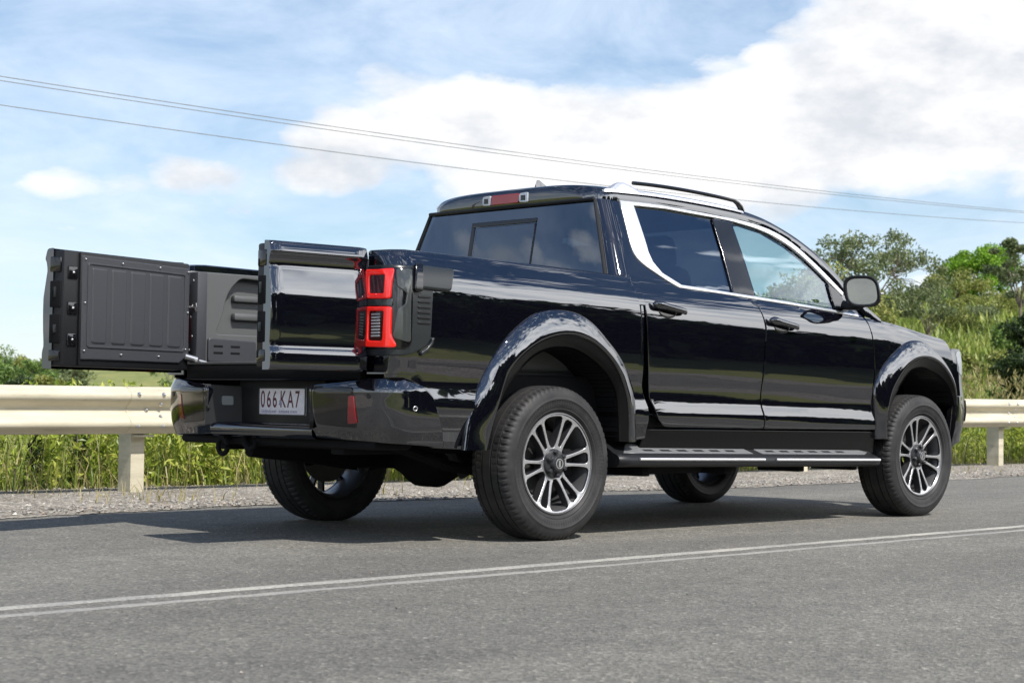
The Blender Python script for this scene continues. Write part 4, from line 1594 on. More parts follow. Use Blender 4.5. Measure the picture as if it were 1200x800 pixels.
# ---- door mirrors
for mir in (0, 1):
    cx, cy, cz = 2.555, -1.045, 1.372
    V, F = [], []
    na, nb = 28, 16
    for i in range(nb + 1):
        b_ = i / nb
        x = cx - .045 + .14 * b_
        sc_ = (1 - b_**3.2)**.5 if b_ < 1 else 0.02
        for j in range(na):
            t = 2 * math.pi * j / na
            c, s_ = math.cos(t), math.sin(t)
            yy = math.copysign(abs(c)**.62, c) * .106 * sc_
            zz = math.copysign(abs(s_)**.62, s_) * .093 * sc_
            V.append((x + .02 * (yy / .118), cy + yy + .012 * (zz / .1), cz + zz))
    for i in range(nb):
        for j in range(na):
            F.append((i * na + j, i * na + (j + 1) % na, (i + 1) * na + (j + 1) % na, (i + 1) * na + j))
    F.append(tuple(range((nb) * na, (nb + 1) * na)))
    F = [tuple(reversed(f)) for f in F]
    def turn(L_):
        ca, sa = math.cos(.52), math.sin(.52)
        out_ = []
        for (x, y, z) in L_:
            x, y = cx + (x - cx) * ca - (y - cy) * sa, cy + (x - cx) * sa + (y - cy) * ca
            out_.append((x - (z - cz) * .06, y, z))
        return out_
    mh = mk('wing_mirror', turn(V), F, PAINT, TR, mir=mir, auto=60)
    # black rim and glass
    V, F = [], []
    rows = [(1.0, -.0), (1.02, -.012), (.95, -.022), (.86, -.020), (.82, -.008)]
    for (s_k, dx) in rows:
        for j in range(na):
            t = 2 * math.pi * j / na
            c, s_ = math.cos(t), math.sin(t)
            yy = math.copysign(abs(c)**.62, c) * .106 * s_k
            zz = math.copysign(abs(s_)**.62, s_) * .093 * s_k
            V.append((cx - .045 + dx + .02 * (yy / .118), cy + yy + .012 * (zz / .1), cz + zz))
    for i in range(len(rows) - 1):
        for j in range(na):
            F.append((i * na + j, i * na + (j + 1) % na, (i + 1) * na + (j + 1) % na, (i + 1) * na + j))
    V = turn(V)
    mk('mirror_rim', V, F, PLAST, mh, mir=mir, auto=60)
    base = V[-na:]
    mk('mirror_glass', [(x, y, z) for x, y, z in base], [tuple(range(na))], MIRROR, mh, mir=mir, smooth=False)
    # indicator strip / silver accent and foot
    b = MB()
    b.tube([(cx + .03 + .02 * t, cy - .118 * (1 - .10 * t * t) - .001, cz - .012) for t in np.linspace(-.6, 1.6, 8)], .0055, 8)
    b.build('mirror_accent', SILVER, mh, mir=mir)
    b = MB()
    b.tube([(2.565, -.90, 1.30), (2.57, -.94, 1.29), (2.575, -1.00, 1.292), (2.575, -1.04, 1.31)], [.028, .026, .026, .03], 12)
    b.build('mirror_foot', PLAST, mh, mir=mir)

# ---- rear lamps on the corner
def tail(u, z):
    """u runs along the rear face (inner edge 0) and round the corner to the flank"""
    w = Wd(-.85, z)
    a = .155
    rr = .085
    arc = rr * math.pi / 2
    y_in = .735
    ystr = w - rr
    s1 = ystr - y_in
    if u < s1:
        return (-1.065, -(y_in + u), z)
    if u < s1 + arc:
        t = (u - s1) / rr
        return (-1.065 + rr * (1 - math.cos(t)), -(ystr + rr * math.sin(t)), z)
    return (-1.065 + rr + (u - s1 - arc), -(w + .0), z)


TK = .16     # start of the corner arc, about
for mir in (0, 1):
    # body-colour post behind the lamp
    panel('rear_post', [(.0, .80), (.33, .80), (.33, 1.352), (.0, 1.352)], lambda u, z: tail(u, z), PAINT, TR, thick=.04, step=.03, off=-.006, mir=mir, sgn=1)
    # charcoal housing
    hous = panel('tail_light', rnd([(.005, .885, .02), (.25, .885, .06), (.385, .945, .05), (.40, 1.30, .02), (.005, 1.302, .02)]), tail, GREYCLAD, TR, thick=.03, step=.025, off=.008, rl=.006, rd=.005, mir=mir, sgn=1)
    panel('lamp_bezel', rnd([(.012, .915, .02), (.265, .915, .05), (.272, 1.285, .02), (.012, 1.29, .02)]), tail, GLOSSB, hous, thick=.02, step=.025, off=.013, rl=.006, rd=.004, mir=mir, sgn=1)
    panel('clear_lens', rnd([(.18, .965, .02), (.255, .945, .02), (.252, 1.278, .01), (.18, 1.278, .01), (.195, 1.20), (.235, 1.17, .01), (.23, 1.12, .01), (.20, 1.10)]), tail, CLEARL, hous, thick=.02, step=.025, off=.020, rl=.005, rd=.004, mir=mir, sgn=1)
    # upper and lower red lens rings round a dark core
    up = rnd([(.016, 1.15, .012), (.172, 1.145, .012), (.176, 1.278, .012), (.016, 1.284, .012)])
    uh = rnd([(.044, 1.172, .010), (.142, 1.169, .010), (.142, 1.255, .010), (.044, 1.258, .010)])
    panel('red_lens', up, tail, REDL, hous, thick=.02, step=.025, holes=[uh], off=.027, rl=.006, rd=.005, mir=mir, sgn=1)
    panel('lamp_core', uh, tail, REDC, hous, thick=.006, step=.03, off=.020, rl=.002, rd=.001, mir=mir, sgn=1)
    lp = rnd([(.010, .928, .015), (.205, .922, .03), (.176, .975, .02), (.178, 1.108, .012), (.012, 1.113, .012)])
    lh = rnd([(.040, .955, .014), (.138, .952, .014), (.144, 1.090, .010), (.042, 1.093, .010)])
    panel('lamp_core', lh, tail, REDC, hous, thick=.006, step=.03, off=.018, rl=.002, rd=.001, mir=mir, sgn=1)
    panel('red_lens', lp, tail, REDL, hous, thick=.02, step=.025, holes=[lh], off=.027, rl=.006, rd=.005, mir=mir, sgn=1)
    for i in range(8):
        z = .972 + i * .0142
        panel('light_bar', [(.062, z), (.120, z), (.120, z + .008), (.062, z + .008)], tail, HEADL, hous, thick=.012, step=.05, off=.024, rl=.0015, rd=.001, mir=mir, sgn=1)
    panel('lamp_band', [(.014, 1.117), (.18, 1.113), (.18, 1.142), (.014, 1.146)], tail, CLEARL, hous, thick=.01, step=.03, off=.022, rl=.002, rd=.002, mir=mir, sgn=1)
    # vent ribs and side box
    for i in range(6):
        z = 1.035 + i * .024
        panel('vent_rib', [(.30, z), (.375, z), (.375, z + .010), (.30, z + .010)], tail, PLAST, hous, thick=.01, step=.05, off=.014, rl=.002, rd=.002, mir=mir, sgn=1)
    panel('corner_step', rnd([(.29, 1.195, .02), (.50, 1.19, .025), (.515, 1.295, .02), (.29, 1.30, .01)]), tail, GREYCLAD, hous, thick=.04, step=.03, off=.026, rl=.012, rd=.010, mir=mir, sgn=1)
    panel('corner_step', rnd([(.265, 1.18, .015), (.315, 1.18, .015), (.315, 1.305, .01), (.265, 1.305, .01)]), tail, GLOSSB, hous, thick=.04, step=.03, off=.031, rl=.008, rd=.007, mir=mir, sgn=1)
    panel('bright_corner', [(.325, .888), (.37, .915), (.396, .945), (.405, .972), (.396, .975), (.386, .95), (.362, .925), (.325, .905)], tail, GREYCLAD, hous, thick=.02, step=.02, off=.012, rl=.004, rd=.003, mir=mir, sgn=1)

# ---- cargo bed: rail caps, inner walls, floor
for mir in (0, 1):
    rows = []
    xs = np.r_[[-1.045, -1.03, -.99], np.linspace(-.93, .60, 20)]
    for x in xs:
        ztop = float(np.interp(x, [-1.045, -.95, -.4, .1, .605], [1.366, 1.374, 1.366, 1.357, 1.345]))
        y = Wd(x, ztop)
        rows.append([(x, -y - .001, ztop - .012), (x, -y + .003, ztop + .001), (x, -y + .012, ztop + .008), (x, -y + .03, ztop + .011), (x, -min(y - .035, .745) - .0, ztop + .011), (x, -min(y - .05, .735), ztop + .004), (x, -min(y - .05, .733), ztop - .05)])
    n = len(rows[0])
    V = [p for r_ in rows for p in r_]
    F = [(i * n + j, (i + 1) * n + j, (i + 1) * n + j + 1, i * n + j + 1) for i in range(len(rows) - 1) for j in range(n - 1)]
    F.append(tuple(range(n)))
    mk('bed_rail_cap', V, F, PAINT, TR, mir=mir, auto=50)
    # inner wall with a frame, a recess and a lower wheel-arch box
    inw = lambda x, z: (x, -.715, z)
    rec = rnd([(-.88, 1.02, .03), (-.05, 1.02, .03), (-.05, 1.30, .03), (-.72, 1.325, .03), (-.80, 1.25, .06), (-.84, 1.10, .05)])
    wall = panel('bed_inner_wall', [(-1.04, .84), (.52, .84), (.52, 1.345), (-1.04, 1.345)], inw, BEDGREY, TR, thick=.03, step=.08, holes=[rec], rl=.006, rd=.005, mir=mir, sgn=-1)
    MB().box(-.90, 0.0, -.80, -.775, .98, 1.34).build('recess_back', BEDGREY, wall, mir=mir)
    MB().box(-.74, -.52, -.775, -.735, 1.10, 1.14, .012).box(-.74, -.52, -.775, -.74, 1.20, 1.235, .01).build('stiffening_rib', BEDGREY, wall, mir=mir)
    panel('wheel_box_cover', rnd([(-.93, .87, .02), (-.62, .87, .02), (-.62, .99, .02), (-.93, 1.0, .02)]), inw, LINER, wall, thick=.03, step=.1, off=.018, rl=.008, rd=.006, mir=mir, sgn=-1)
    for (a, z) in ((-.87, .92), (-.87, .955), (-.76, .92), (-.76, .955)):
        panel('cover_slot', [(a - .03, z - .006), (a + .03, z - .006), (a + .03, z + .006), (a - .03, z + .006)], inw, DARK, wall, thick=.008, step=.1, off=.0195, rl=.002, rd=.001, mir=mir, sgn=-1)
    # end post with bolts
    post = MB().box(-1.062, -1.0, -.74, -.62, .865, 1.335, .006).build('bed_end_post', LINER, TR, mir=mir)
    for z in (.93, 1.0, 1.10, 1.16, 1.22, 1.29):
        b = MB()
        b.lathe([(-1.066, .0005), (-1.0655, .008), (-1.06, .009)], 10, 'x', (0, -.68 + .02 * math.sin(z * 40), z))
        b.build('bolt', STEEL, post, mir=mir)
    # wheel box inside the bed
    MB().box(-.55, .5, -.72, -.60, .84, 1.0, .03).build('inner_wheel_box', BEDGREY, TR, mir=mir)
b = MB()
b.box(-1.03, .52, -.72, .72, .82, .85)
for y in np.arange(-.6, .61, .1):
    b.box(-1.0, .5, y - .025, y + .025, .85, .862, .004)
b.build('bed_floor', LINER, TR)
MB().box(.50, .53, -.74, .74, .84, 1.345).build('bed_front_wall', BEDGREY, TR)
b = MB()
b.box(-1.066, -1.02, -.70, .70, .775, .853, .008)
b.build('tailgate_sill', DARK, TR)
b = MB()
b.box(-1.07, -.99, -.70, .70, .853, .866, .004)
b.build('sill_plate', BEDGREY, TR)

# ---- the two tailgate doors
GP = [(1.3855, .004), (1.384, .020), (1.378, .032), (1.345, .043), (1.335, .045), (1.328, .043), (1.318, .037), (1.285, .031), (1.272, .031), (1.262, .033), (1.20, .044), (1.155, .0515), (1.14, .053), (1.08, .0535), (1.00, .051), (.94, .047), (.922, .0465), (.912, .0475), (.900, .0515), (.890, .054), (.875, .0555), (.83, .054), (.815, .050), (.810, .040)]


def tailgate(hx, hy, length, ang, s_, name_label):
    """s_=+1 door hinged on the left flank, -1 on the right.  Local frame: a runs from the hinge, d outwards, z up"""
    base = empty('tmp')
    bpy.data.objects.remove(base)
    th = R(ang)
    # closed: along = -s_*Y (towards the middle), out = -X
    al0, ou0 = Vector((0, -s_, 0)), Vector((-1, 0, 0))
    rot = Matrix.Rotation(-th * s_, 3, 'Z')
    al, ou = rot @ al0, rot @ ou0
    H = Vector((hx, hy, 0))

    def G(a, d, z):
        return tuple(H + al * a + ou * d + Vector((0, 0, z)))
    gp = spline([(d, z) for z, d in GP], 90)
    # outer skin, ends bowed in slightly
    na = 24
    V, F = [], []
    for i in range(na + 1):
        a = .012 + (length - .012) * i / na
        e = .022 * max(0, 1 - (a - .012) / .06)**2 + .012 * max(0, 1 - (length - a) / .03)**2
        V += [G(a, d - e, z) for d, z in gp]
    n = len(gp)
    for i in range(na):
        for j in range(n - 1):
            F.append((i * n + j, i * n + j + 1, (i + 1) * n + j + 1, (i + 1) * n + j))
    # end returns to the inner frame depth
    for i, rev in ((0, 1), (na, 0)):
        k = len(V)
        a = .012 + (length - .012) * i / na
        V += [G(a, -.02, z) for d, z in gp]
        for j in range(n - 1):
            f = (i * n + j, i * n + j + 1, k + j + 1, k + j)
            F.append(f if rev else tuple(reversed(f)))
    if s_ > 0:
        F = [tuple(reversed(f)) for f in F]
    door = mk('tailgate_door', V, F, PAINT, TR, auto=35)
    door['label'] = name_label

    def gbox(nm, a0, a1, d0, d1, z0, z1, c, mtl, par=door):
        q = MB().box(a0, a1, d0, d1, z0, z1, c)
        VV = [G(*v) for v in q.V]
        FF = q.F if s_ < 0 else [tuple(reversed(f)) for f in q.F]
        return mk(nm, VV, FF, mtl, par, auto=35)
    gbox('inner_frame', .034, length - .006, -.085, .02, .822, 1.375, .010, PLAST)
    inn = lambda a, z: G(a, -.085, z)
    sg = -s_
    # screwed liner with pressed ribs
    x0, x1 = .045, length - .115
    lo = rnd([(x1, .858), (x0 + .07, .858), (x0, .905), (x0, 1.348, .01), (x1, 1.358, .008)])
    # recess window in the liner, ribs left standing
    lin = panel('liner_panel', lo, inn, LINER, door, thick=.012, step=.08, off=.012, rl=.006, rd=.005, sgn=sg)
    wd = (x1 - x0 - .10)
    frm = rnd([(x0 + .035, .915, .02), (x1 - .035, .915, .02), (x1 - .035, 1.325, .015), (x0 + .035, 1.318, .015)])
    hol = rnd([(x0 + .043, .925, .02), (x1 - .043, .925, .02), (x1 - .043, 1.316, .015), (x0 + .043, 1.310, .015)])
    panel('pressed_border', frm, inn, LINER, lin, thick=.006, step=.08, holes=[hol], off=.018, rl=.003, rd=.003, sgn=sg)
    nr = 5 if length > .8 else 3
    pit = (x1 - x0 - .10) / nr
    for i in range(nr):
        a = x0 + .05 + pit * (i + .12)
        panel('pressed_rib', rnd([(a, .935, .02), (a + pit * .76, .935, .02), (a + pit * .76, 1.302, .01), (a, 1.302, .01)]), inn, LINER, lin, thick=.012, step=.06, off=.0195, rl=.010, rd=.007, sgn=sg)
    for (a, z) in [(x0 + .018, 1.33), (x0 + .018, 1.12), (x0 + .03, .93), (x1 - .018, 1.34), (x1 - .018, 1.13), (x1 - .018, .90)] + [(x0 + (x1 - x0) * f, z) for f in (.3, .65) for z in (.888, 1.337)]:
        q = MB().lathe([(-.1055, .0005), (-.105, .004), (-.095, .0045)], 10, 'y')
        mk('bolt', [G(a + v[0], v[1], z + v[2]) for v in q.V], q.F, STEEL, lin)
    # free edge: latches and pockets
    te = length
    edge = lambda d, z: G(te - .005, d, z)
    for (z0, z1, nm, mtl) in ((1.27, 1.345, 'latch', GLOSSB), (1.10, 1.23, 'latch_pocket', DARK), (.93, 1.07, 'latch_pocket', DARK), (.845, .90, 'latch', GLOSSB)):
        gbox(nm, te - .016, te + (.004 if nm == 'latch' else .002), -.07, .0, z0, z1, .006, mtl)
    gbox('latch_striker', te - .01, te + .010, -.045, -.035, 1.15, 1.20, .002, GREYCLAD)
    gbox('latch_striker', te - .01, te + .010, -.050, -.035, .98, 1.02, .002, GREYCLAD)
    gbox('seal_strip', te - .112, te - .100, -.100, -.085, .835, 1.37, .003, PLAST)
    for z in (.95, 1.10, 1.27):
        gbox('edge_bracket', te - .09, te - .03, -.094, -.085, z - .03, z + .03, .005, GLOSSB)
        q = MB().lathe([(-.1, .0005), (-.0995, .006), (-.09, .0065)], 10, 'y')
        mk('bolt', [G(te - .06 + v[0], v[1], z + v[2]) for v in q.V], q.F, STEEL, door)
    return door, G


DL, GL = tailgate(-1.075, .745, .93, 76, 1, 'longer tailgate door with a ribbed grey inner liner, wide open')
DR, GR = tailgate(-1.065, -.735, .545, 85, -1, 'shorter tailgate door showing its glossy black outer skin')
for s_, Gf, dr in ((1, GL, DL), (-1, GR, DR)):
    # hinges and check arm
    for z in (.93, 1.24):
        q = MB()
        q.box(-.05, .05, -.03, .03, z - .035, z + .035, .008)
        mk('door_hinge', [Gf(v[0], v[1] - .03, v[2]) for v in q.V], q.F if s_ < 0 else [tuple(reversed(f)) for f in q.F], DARK, dr, auto=35)
    e0 = Vector(Gf(.07, -.09, .895))
    e1 = Vector((-1.0, s_ * .62, .865))
    MB().tube([e0, e0.lerp(e1, .55)], .017, 10).tube([e0.lerp(e1, .5), e1], .008, 10).build('gas_strut', STEEL, dr)
    e0 = Vector(Gf(.06, -.10, 1.15))
    e1 = Vector((-1.055, s_ * .655, 1.15))
    MB().tube([e0, e1], .006, 8).build('check_arm', STEEL, dr)
    MB().tube([e1 + Vector((0, -s_ * .02, .03)), e1 + Vector((-.015, -s_ * .03, 0)), e1 + Vector((0, -s_ * .02, -.03))], .006, 8).build('striker_loop', STEEL, dr)

# ---- rear bumper
bp = spline([(-.74, .952), (-.88, .952), (-.975, .935), (-1.04, .885), (-1.085, .80), (-1.115, .68), (-1.135, .55), (-1.143, .42), (-1.143, .40)], 90)
bs_ = np.r_[0, np.cumsum(np.linalg.norm(np.diff(bp, axis=0), axis=1))]
BL_ = bs_[-1]


def pod(u, z):
    x = np.interp(u, bs_, bp[:, 0])
    y = np.interp(u, bs_, bp[:, 1])
    k = .030 * sm(z, .715, .79)**1.5 + .022 * sm(z, .56, .47) - .006 * math.exp(-((z - .62) / .07)**2)
    t = min(u / .5, 1)
    k += .12 * max(0, .775 - z) * t
    return (x + k * t, -(y - k * (1 - .6 * t)), z)


for mir in (0, 1):
    pd = panel('rear_bumper_pod', rnd([(-.0, .466), (.0, .475), (.05, .60), (.09, .70), (.16, .757), (.25, .786), (.42, .785, .02), (.60, .768, .02), (BL_, .752, .05), (BL_ - .030, .60), (BL_ - .03, .555), (BL_ + .0, .545), (BL_ + .0, .500), (.62, .492), (.25, .480)]), pod, PAINT, TR, thick=.05, step=.03, rl=.008, rd=.006, mir=mir, sgn=-1)
    # pod inset face, reflector, sensors
    panel('pod_face', rnd([(.505, .60), (.52, .745, .03), (BL_ - .035, .735, .04), (BL_ - .055, .565, .03), (.50, .55, .03)]), pod, GLOSSB, pd, thick=.02, step=.03, off=.003, rl=.005, rd=.004, mir=mir, sgn=-1)
    panel('reflector', rnd([(.500, .575, .006), (.555, .57, .006), (.545, .70, .006), (.515, .70, .006)]), pod, REDREF, pd, thick=.02, step=.03, off=.0075, rl=.003, rd=.002, mir=mir, sgn=-1)
    for (u, z) in ((.20, .645), (.43, .70), (BL_ - .02, .63)):
        ci = [(u + .012 * math.cos(t), z + .012 * math.sin(t)) for t in np.linspace(0, 2 * math.pi, 20, endpoint=False)]
        cj = [(u + .008 * math.cos(t), z + .008 * math.sin(t)) for t in np.linspace(0, 2 * math.pi, 20, endpoint=False)]
        sen = panel('parking_sensor', ci, pod, STEEL if u == .20 else PLAST, pd, thick=.01, step=.01, off=.003, rl=.002, rd=.001, holes=[cj], mir=mir, sgn=-1)
        panel('sensor_face', cj, pod, AMBERBLK, pd, thick=.01, step=.01, off=.001, rl=.001, rd=.0005, mir=mir, sgn=-1)
    # chamfer from pod to the plate recess
    ch = lambda u, z: (-1.138 + .165 * u, -(.425 - .11 * u + .05 * (z - .65)), z)
    panel('recess_chamfer', [(0, .545), (1, .56), (1, .745), (0, .752)], ch, PLAST, TR, thick=.02, step=.05, gu=(.2, .05), rl=.004, rd=.002, mir=mir, sgn=-1)
    # step lamp in the chamfer
    panel('step_lamp', rnd([(.42, .645, .05), (.72, .645, .05), (.72, .695, .05), (.42, .695, .05)]), ch, CLEARL, TR, thick=.01, step=.05, gu=(.2, .03), off=.004, rl=.003, rd=.002, mir=mir, sgn=-1)
MB().box(-.985, -.95, -.345, .345, .53, .775, .006).build('plate_recess', PLAST, TR)
# top step of the bumper
V = []
top_path = [(x + .028, -y + .02, .784) for x, y in bp[18:]]
tp = [(x, y, z - .012 * sm(-x, 1.0, 1.14)) for x, y, z in top_path]
tp = tp + [(x, -y, z) for x, y, z in reversed(tp)]
n = len(tp)
V = tp + [(-.96, max(-.93, min(.93, y)), .79) for x, y, z in tp]
F = [(i, i + 1, n + i + 1, n + i) for i in range(n - 1)]
mk('bumper_step', V, [tuple(reversed(f)) for f in F], PLAST, TR)
# lower bar
V, F = [], []
prof = [(-.97, .565), (-1.10, .560), (-1.113, .550), (-1.116, .528), (-1.110, .507), (-1.09, .492), (-.97, .485)]
ys = np.linspace(-.41, .41, 12)
for y in ys:
    V += [(x, y, z) for x, z in prof]
n = len(prof)
F = [(i * n + j, (i + 1) * n + j, (i + 1) * n + j + 1, i * n + j + 1) for i in range(len(ys) - 1) for j in range(n - 1)]
mk('bumper_bar', V, F, PAINT, TR, auto=45)
MB().box(-1.04, -.80, -.78, .78, .45, .495, .02).build('bumper_valance', DARK, TR)

# ---- number plate
PL = MB().box(-.9905, -.9845, -.205, .175, .600, .738, .002).build('number_plate', PWHITE, TR)
for y in (.171, -.201):
    MB().box(-.994, -.9905, y - .004, y + .004, .600, .738, .0015).build('plate_frame', GREYCLAD, PL)
for z in (.602, .736):
    MB().box(-.9935, -.9905, -.197, .167, z - .004, z + .003, .001).build('plate_frame', GREYCLAD, PL)


def text(body, y, z, size, mtl, parent, sx=1.0, name='lettering', bold=0.0):
    cu = bpy.data.curves.new('txt', 'FONT')
    cu.body = body
    cu.size = size
    cu.extrude = .0006
    cu.offset = bold
    tmp = bpy.data.objects.new('txt', cu)
    COL.objects.link(tmp)
    dg = bpy.context.evaluated_depsgraph_get()
    me = bpy.data.meshes.new_from_object(tmp.evaluated_get(dg))
    bpy.data.objects.remove(tmp)
    me.name = name
    co = np.array([v.co[:] for v in me.vertices])
    x0 = co[:, 0].min()
    for v, c in zip(me.vertices, co):
        v.co = (-.9912 - (c[2] > 0) * .0006, y - (c[0] - x0) * sx, z + c[1])
    me.materials.clear()
    me.materials.append(mtl)
    ob = bpy.data.objects.new(name, me)
    COL.objects.link(ob)
    ob.parent = parent
    return ob


yy = .155
for ch_, adv in (('0', .050), ('6', .048), ('6', .062), ('K', .054), ('A', .064), ('7', .05)):
    text(ch_, yy, .640, .118, PMAROON, PL, .62, 'plate_letter', .0008)
    yy -= adv
text('QUEENSLAND - SUNSHINE STATE', .148, .612, .019, PBLUE, PL, 1.0, 'plate_slogan')
b = MB()
for (y, z, r) in ((.0, .0, .009), (-.006, -.012, .006), (.006, -.012, .006)):
    b.lathe([(-.9920, .0003), (-.9920, r), (-.9908, r)], 12, 'x', (0, -.0045 + y, .668 + z))
b.build('plate_emblem', PBLUE, PL)

# ---- towing eye and hook under the bumper
b = MB()
b.tube([(-1.07, .36 + .040 * math.cos(t), .440 + .040 * math.sin(t)) for t in np.linspace(0, 2 * math.pi, 20)], .013, 8, False)
b.box(-1.085, -1.0, .335, .385, .475, .50, .006)
b.build('towing_eye', DARK, TR)
b = MB()
b.tube([(-1.05, .20, .50), (-1.06, .19, .465), (-1.06, .165, .44), (-1.06, .135, .432), (-1.06, .108, .445), (-1.06, .10, .468)], [.018, .018, .017, .015, .012, .008], 8)
b.build('towing_hook', DARK, TR)

# ---- underbody
b = MB()
for y in (-.46, .46):
    b.box(-1.0, 3.9, y - .05, y + .05, .42, .56, .01)
for x in (-.9, -.4, .45, 1.3, 2.2, 3.0, 3.7):
    b.box(x - .05, x + .05, -.46, .46, .44, .52, .01)
b.build('chassis_frame', DARK, TR)
MB().box(-.95, .62, -.80, .80, .58, .82, .02).build('bed_underside', DARK, TR)
MB().box(.62, 2.85, -.88, .88, .40, .56, .04).build('floor_pan', DARK, TR)
MB().box(2.9, 3.78, -.60, .60, .34, 1.05, .05).build('engine_bay', DARK, TR)
b = MB()
b.tube([(0, -.75, .385), (0, -.30, .385), (0, -.2, .385), (0, .2, .385), (0, .3, .385), (0, .75, .385)], [.05, .05, .09, .09, .05, .05], 14)
b.lathe([(-.20, .02), (-.18, .11), (-.08, .155), (.05, .155), (.16, .10), (.22, .06)], 20, 'y', (-.01, -.02, .38))
b.build('rear_axle', DARK, TR)
MB().tube([(3.35, -.75, .385), (3.35, .75, .385)], .055, 12).build('front_axle', DARK, TR)
MB().tube([(-.95, .30, .42), (-.3, .30, .42), (.4, .32, .40), (1.6, .25, .40)], [.035, .10, .10, .03], 12).build('exhaust_silencer', DARK, TR)
MB().box(.75, 1.75, -.75, -.40, .30, .42, .04).build('fuel_tank', DARK, TR)
for mir in (0, 1):
    MB().tube([(-.72, -.52, .47), (-.35, -.52, .36), (0, -.52, .315), (.35, -.52, .36), (.70, -.52, .47)], .028, 8).build('leaf_spring', DARK, TR, mir=mir)
    MB().tube([(-.10, -.40, .30), (-.28, -.36, .58)], [.03, .035], 10).build('shock_absorber', ALLOYD, TR, mir=mir)
for mir in (0, 1):
    MB().box(-.66, -.645, -.93, -.70, .26, .47, .004).build('mud_flap', DARK, TR, mir=mir) if False else None

# ---- cabin
b = MB().box(.70, 2.95, -.86, .86, .50, .62, .02)
b.build('cabin_floor', SEAT, TR)


def seat(x, y, w, parent=TR):
    b = MB()
    b.box(x - .05, x + .48, y - w, y + w, .72, .92, .06)
    st = b.build('seat', SEAT, parent)
    q = MB().box(-.07, .07, y - w, y + w, 0, .62, .06)
    k = .28
    mk('seat_back', [(x + .0 + v[0] - v[2] * k, v[1], .85 + v[2]) for v in q.V], q.F, SEAT, st, auto=40)
    return st


for y in (-.40, .40):
    st = seat(1.55, y, .24)
    q = MB().box(-.05, .05, y - .13, y + .13, .60, .78, .04)
    mk('head_rest', [(1.55 + v[0] - v[2] * .22, v[1], .87 + v[2]) for v in q.V], q.F, SEAT, st, auto=40)
st = seat(.92, 0, .66)
for y in (-.45, .45):
    q = MB().box(-.05, .05, y - .12, y + .12, .58, .72, .03)
    mk('head_rest', [(.92 + v[0] - v[2] * .2, v[1], .83 + v[2]) for v in q.V], q.F, SEAT, st, auto=40)
dash = MB().box(2.36, 2.86, -.84, .84, .80, 1.21, .06).build('dashboard', SEAT, TR)
pts = []
for t in np.linspace(0, 2 * math.pi, 36):
    u, v = .195 * math.cos(t), .195 * math.sin(t)
    pts.append((2.16 + v * .42, -.40 + u, 1.13 + v * .90))
MB().tube(pts, .017, 10, False).build('steering_wheel', SEAT, TR)
b = MB().tube([(2.16, -.40, 1.13), (2.42, -.40, 1.02)], .04, 10)
b.box(2.12, 2.17, -.58, -.22, 1.115, 1.15, .012)
b.build('steering_column', SEAT, TR)

# ---- wheels
def tyre_mesh():
    # (y, r) from the inner bead over the tread to the outer bead; outer side is -y
    half = [(.098, .250), (.112, .256), (.121, .268), (.1235, .270), (.1235, .276), (.126, .279), (.1305, .300), (.1322, .316), (.1345, .319), (.1345, .323), (.1322, .326), (.1312, .336), (.1285, .346), (.1225, .360), (.1155, .3705), (.108, .3775), (.098, .3815), (.084, .3838), (.0775, .3842), (.0765, .3765), (.0705, .3765), (.0695, .3848), (.040, .3862), (.034, .3863), (.033, .3785), (.026, .3785), (.025, .3866), (.008, .3868)]
    prof = [(a, r) for a, r in half] + [(-a, r) for a, r in reversed(half)]
    n = 432
    V = np.zeros((len(prof), n, 3))
    th = 2 * math.pi * np.arange(n) / n
    for i, (a, r) in enumerate(prof):
        rr = np.full(n, r)
        aa = np.full(n, a)
        k = np.arange(n) % 6
        if abs(a) > .083 and r > .37:       # shoulder blocks
            rr -= np.where(k < 2, .0065 if abs(a) < .11 else .004, 0)
        if .036 < abs(a) < .069 and r > .38:
            rr -= np.where((k + (2 if a > 0 else 0)) % 6 < 1, .004, 0)
        if .298 < r < .317:                # fine sidewall ribs
            aa -= np.sign(a) * np.where((np.arange(n) // 2) % 2 == 0, .0, .0008)
        V[i, :, 0] = rr * np.cos(th)
        V[i, :, 1] = aa
        V[i, :, 2] = rr * np.sin(th)
    m_ = len(prof)
    V = V.reshape(-1, 3)
    V[:, 2] = np.maximum(V[:, 2], -.3795)       # flattened on the road
    F = [(i * n + j, i * n + (j + 1) % n, (i + 1) * n + (j + 1) % n, (i + 1) * n + j) for i in range(m_ - 1) for j in range(n)]
    me = bpy.data.meshes.new('tyre')
    me.from_pydata(V.tolist(), [], F)
    me.update()
    me.polygons.foreach_set('use_smooth', [True] * len(F))
    me.set_sharp_from_angle(angle=R(38))
    me.materials.append(RUBBER)
    return me


WH = empty('tmp_wheel')
tme = tyre_mesh()
b = MB()
b.lathe([(.10, .252), (.105, .246), (.095, .238), (.06, .228), (-.02, .222), (-.075, .232), (-.10, .240), (-.1125, .2435), (-.1165, .2475), (-.1150, .2530), (-.1085, .2545), (-.098, .252)], 72)
wheel0 = b.build('wheel', BARREL, TR, auto=50)


def dish(r):
    return -.108 + .020 * max(0, (.235 - r) / .15) - .006 * max(0, (r - .22) / .03)


def wmap(u, v):
    r = math.hypot(u, v)
    return (u, dish(r), v)


def pol(r, a):
    return (r * math.cos(a), r * math.sin(a))


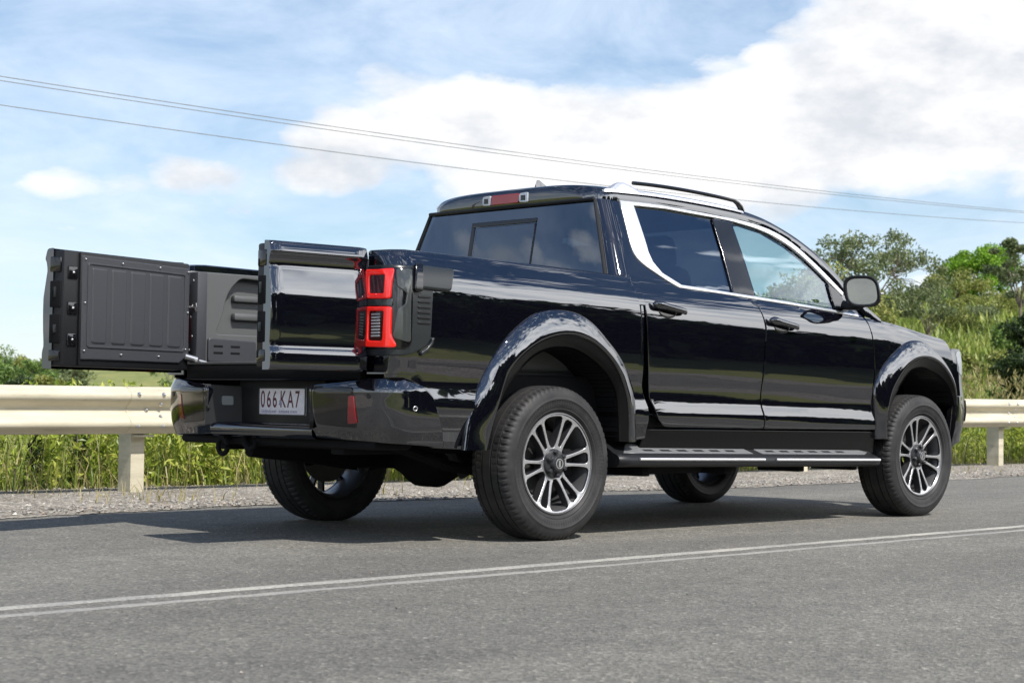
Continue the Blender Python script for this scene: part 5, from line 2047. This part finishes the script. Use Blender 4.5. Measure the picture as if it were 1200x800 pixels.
holes = []
for i in range(6):
    a0 = 2 * math.pi * i / 6 + .12
    # narrow slot inside a spoke pair
    sl = []
    for (r, w_) in ((.090, .0095), (.13, .0168), (.17, .0232), (.206, .0288), (.222, .0268), (.2305, .015)):
        sl.append((r, w_))
    pts = [(r, -w_) for r, w_ in sl] + [(r, w_) for r, w_ in reversed(sl)]
    ca, sa = math.cos(a0), math.sin(a0)
    holes.append([(x * ca - y * sa, x * sa + y * ca) for x, y in pts])
    # wide window between pairs
    a1 = a0 + math.pi / 6
    sl = [(.078, .010), (.10, .0258), (.13, .0395), (.17, .0542), (.202, .0642), (.217, .0652), (.2275, .0575), (.2340, .037), (.2360, .012)]
    pts = [(r, -w_) for r, w_ in sl] + [(r, w_) for r, w_ in reversed(sl)]
    ca, sa = math.cos(a1), math.sin(a1)
    holes.append([(x * ca - y * sa, x * sa + y * ca) for x, y in pts])
circ = lambda r, n: [pol(r, 2 * math.pi * k / n) for k in range(n)]
face = panel('spoke_face', circ(.2435, 96), wmap, ALLOY, wheel0, thick=.007, step=.012, holes=holes, rl=.0018, rd=.0015, sgn=1)
body = panel('spoke_body', circ(.2435, 96), wmap, ALLOYD, wheel0, thick=.042, step=.012, holes=holes, rl=.0002, rd=.0, off=-.006, sgn=1)
hub = MB().lathe([(-.088, .074), (-.098, .070), (-.102, .056), (-.103, .044), (-.120, .041), (-.126, .036), (-.127, .0005)], 40).build('hub_cap', ALLOYD, wheel0, auto=40)
emb = MB()
emb.lathe([(-.1272, .026), (-.1285, .0255), (-.1285, .0205), (-.1272, .020)], 32)
emb.box(-.006, .006, -.1285, -.1270, -.016, .016)
emb.build('hub_emblem', ALLOY, wheel0, auto=40)
nut = MB().lathe([(-.095, .0135), (-.114, .0125), (-.118, .009), (-.119, .0005)], 6).build('lug_nut', ALLOYD, wheel0, auto=30)
nut_me = nut.data
nut.location = (.059 * math.cos(.64), 0, .059 * math.sin(.64))
for k in range(1, 6):
    c = nut.copy()
    COL.objects.link(c)
    a = .64 + k * math.pi / 3
    c.location = (.059 * math.cos(a), 0, .059 * math.sin(a))
disc = MB().lathe([(-.012, .06), (-.014, .165), (.010, .165), (.012, .06)], 48).build('brake_disc', DISC, wheel0, auto=40)
cal = MB()
for i in range(7):
    pass
cal.box(.105, .185, -.055, .04, -.07, .07, .02)
cal = cal.build('brake_caliper', DARK, wheel0)
ty = bpy.data.objects.new('tyre', tme)
COL.objects.link(ty)
ty.parent = wheel0
bpy.data.objects.remove(WH)
YW = .981 - .1325
first = True
for (x, s_, spin, steer) in ((0, -1, .30, 0), (3.35, -1, .05, .0), (0, 1, .5, 0), (3.35, 1, .2, .0)):
    if first:
        w_ = wheel0
        kids = list(wheel0.children)
        first = False
    else:
        w_ = wheel0.copy()
        COL.objects.link(w_)
        w_.parent = TR
        for ch_ in kids:
            c = ch_.copy()
            COL.objects.link(c)
            c.parent = w_
    w_.location = (x, s_ * YW, .380)
    w_.rotation_euler = (0, 0, 0 if s_ < 0 else math.pi)
# spin only the rotating parts, the tyre keeps its flat on the road
for w_ in [o for o in TR.children if o.name.startswith('wheel') and not o.name.startswith('wheel_')]:
    sp = {0: .0, 1: .34, 2: .6, 3: .9}[(0 if w_.location.x < 1 else 1) + (0 if w_.location.y < 0 else 2)]
    for ch_ in w_.children:
        if not ch_.name.startswith(('tyre', 'brake_caliper')):
            q = Matrix.Rotation(sp, 4, 'Y')
            ch_.matrix_local = q @ Matrix.Translation(ch_.location)
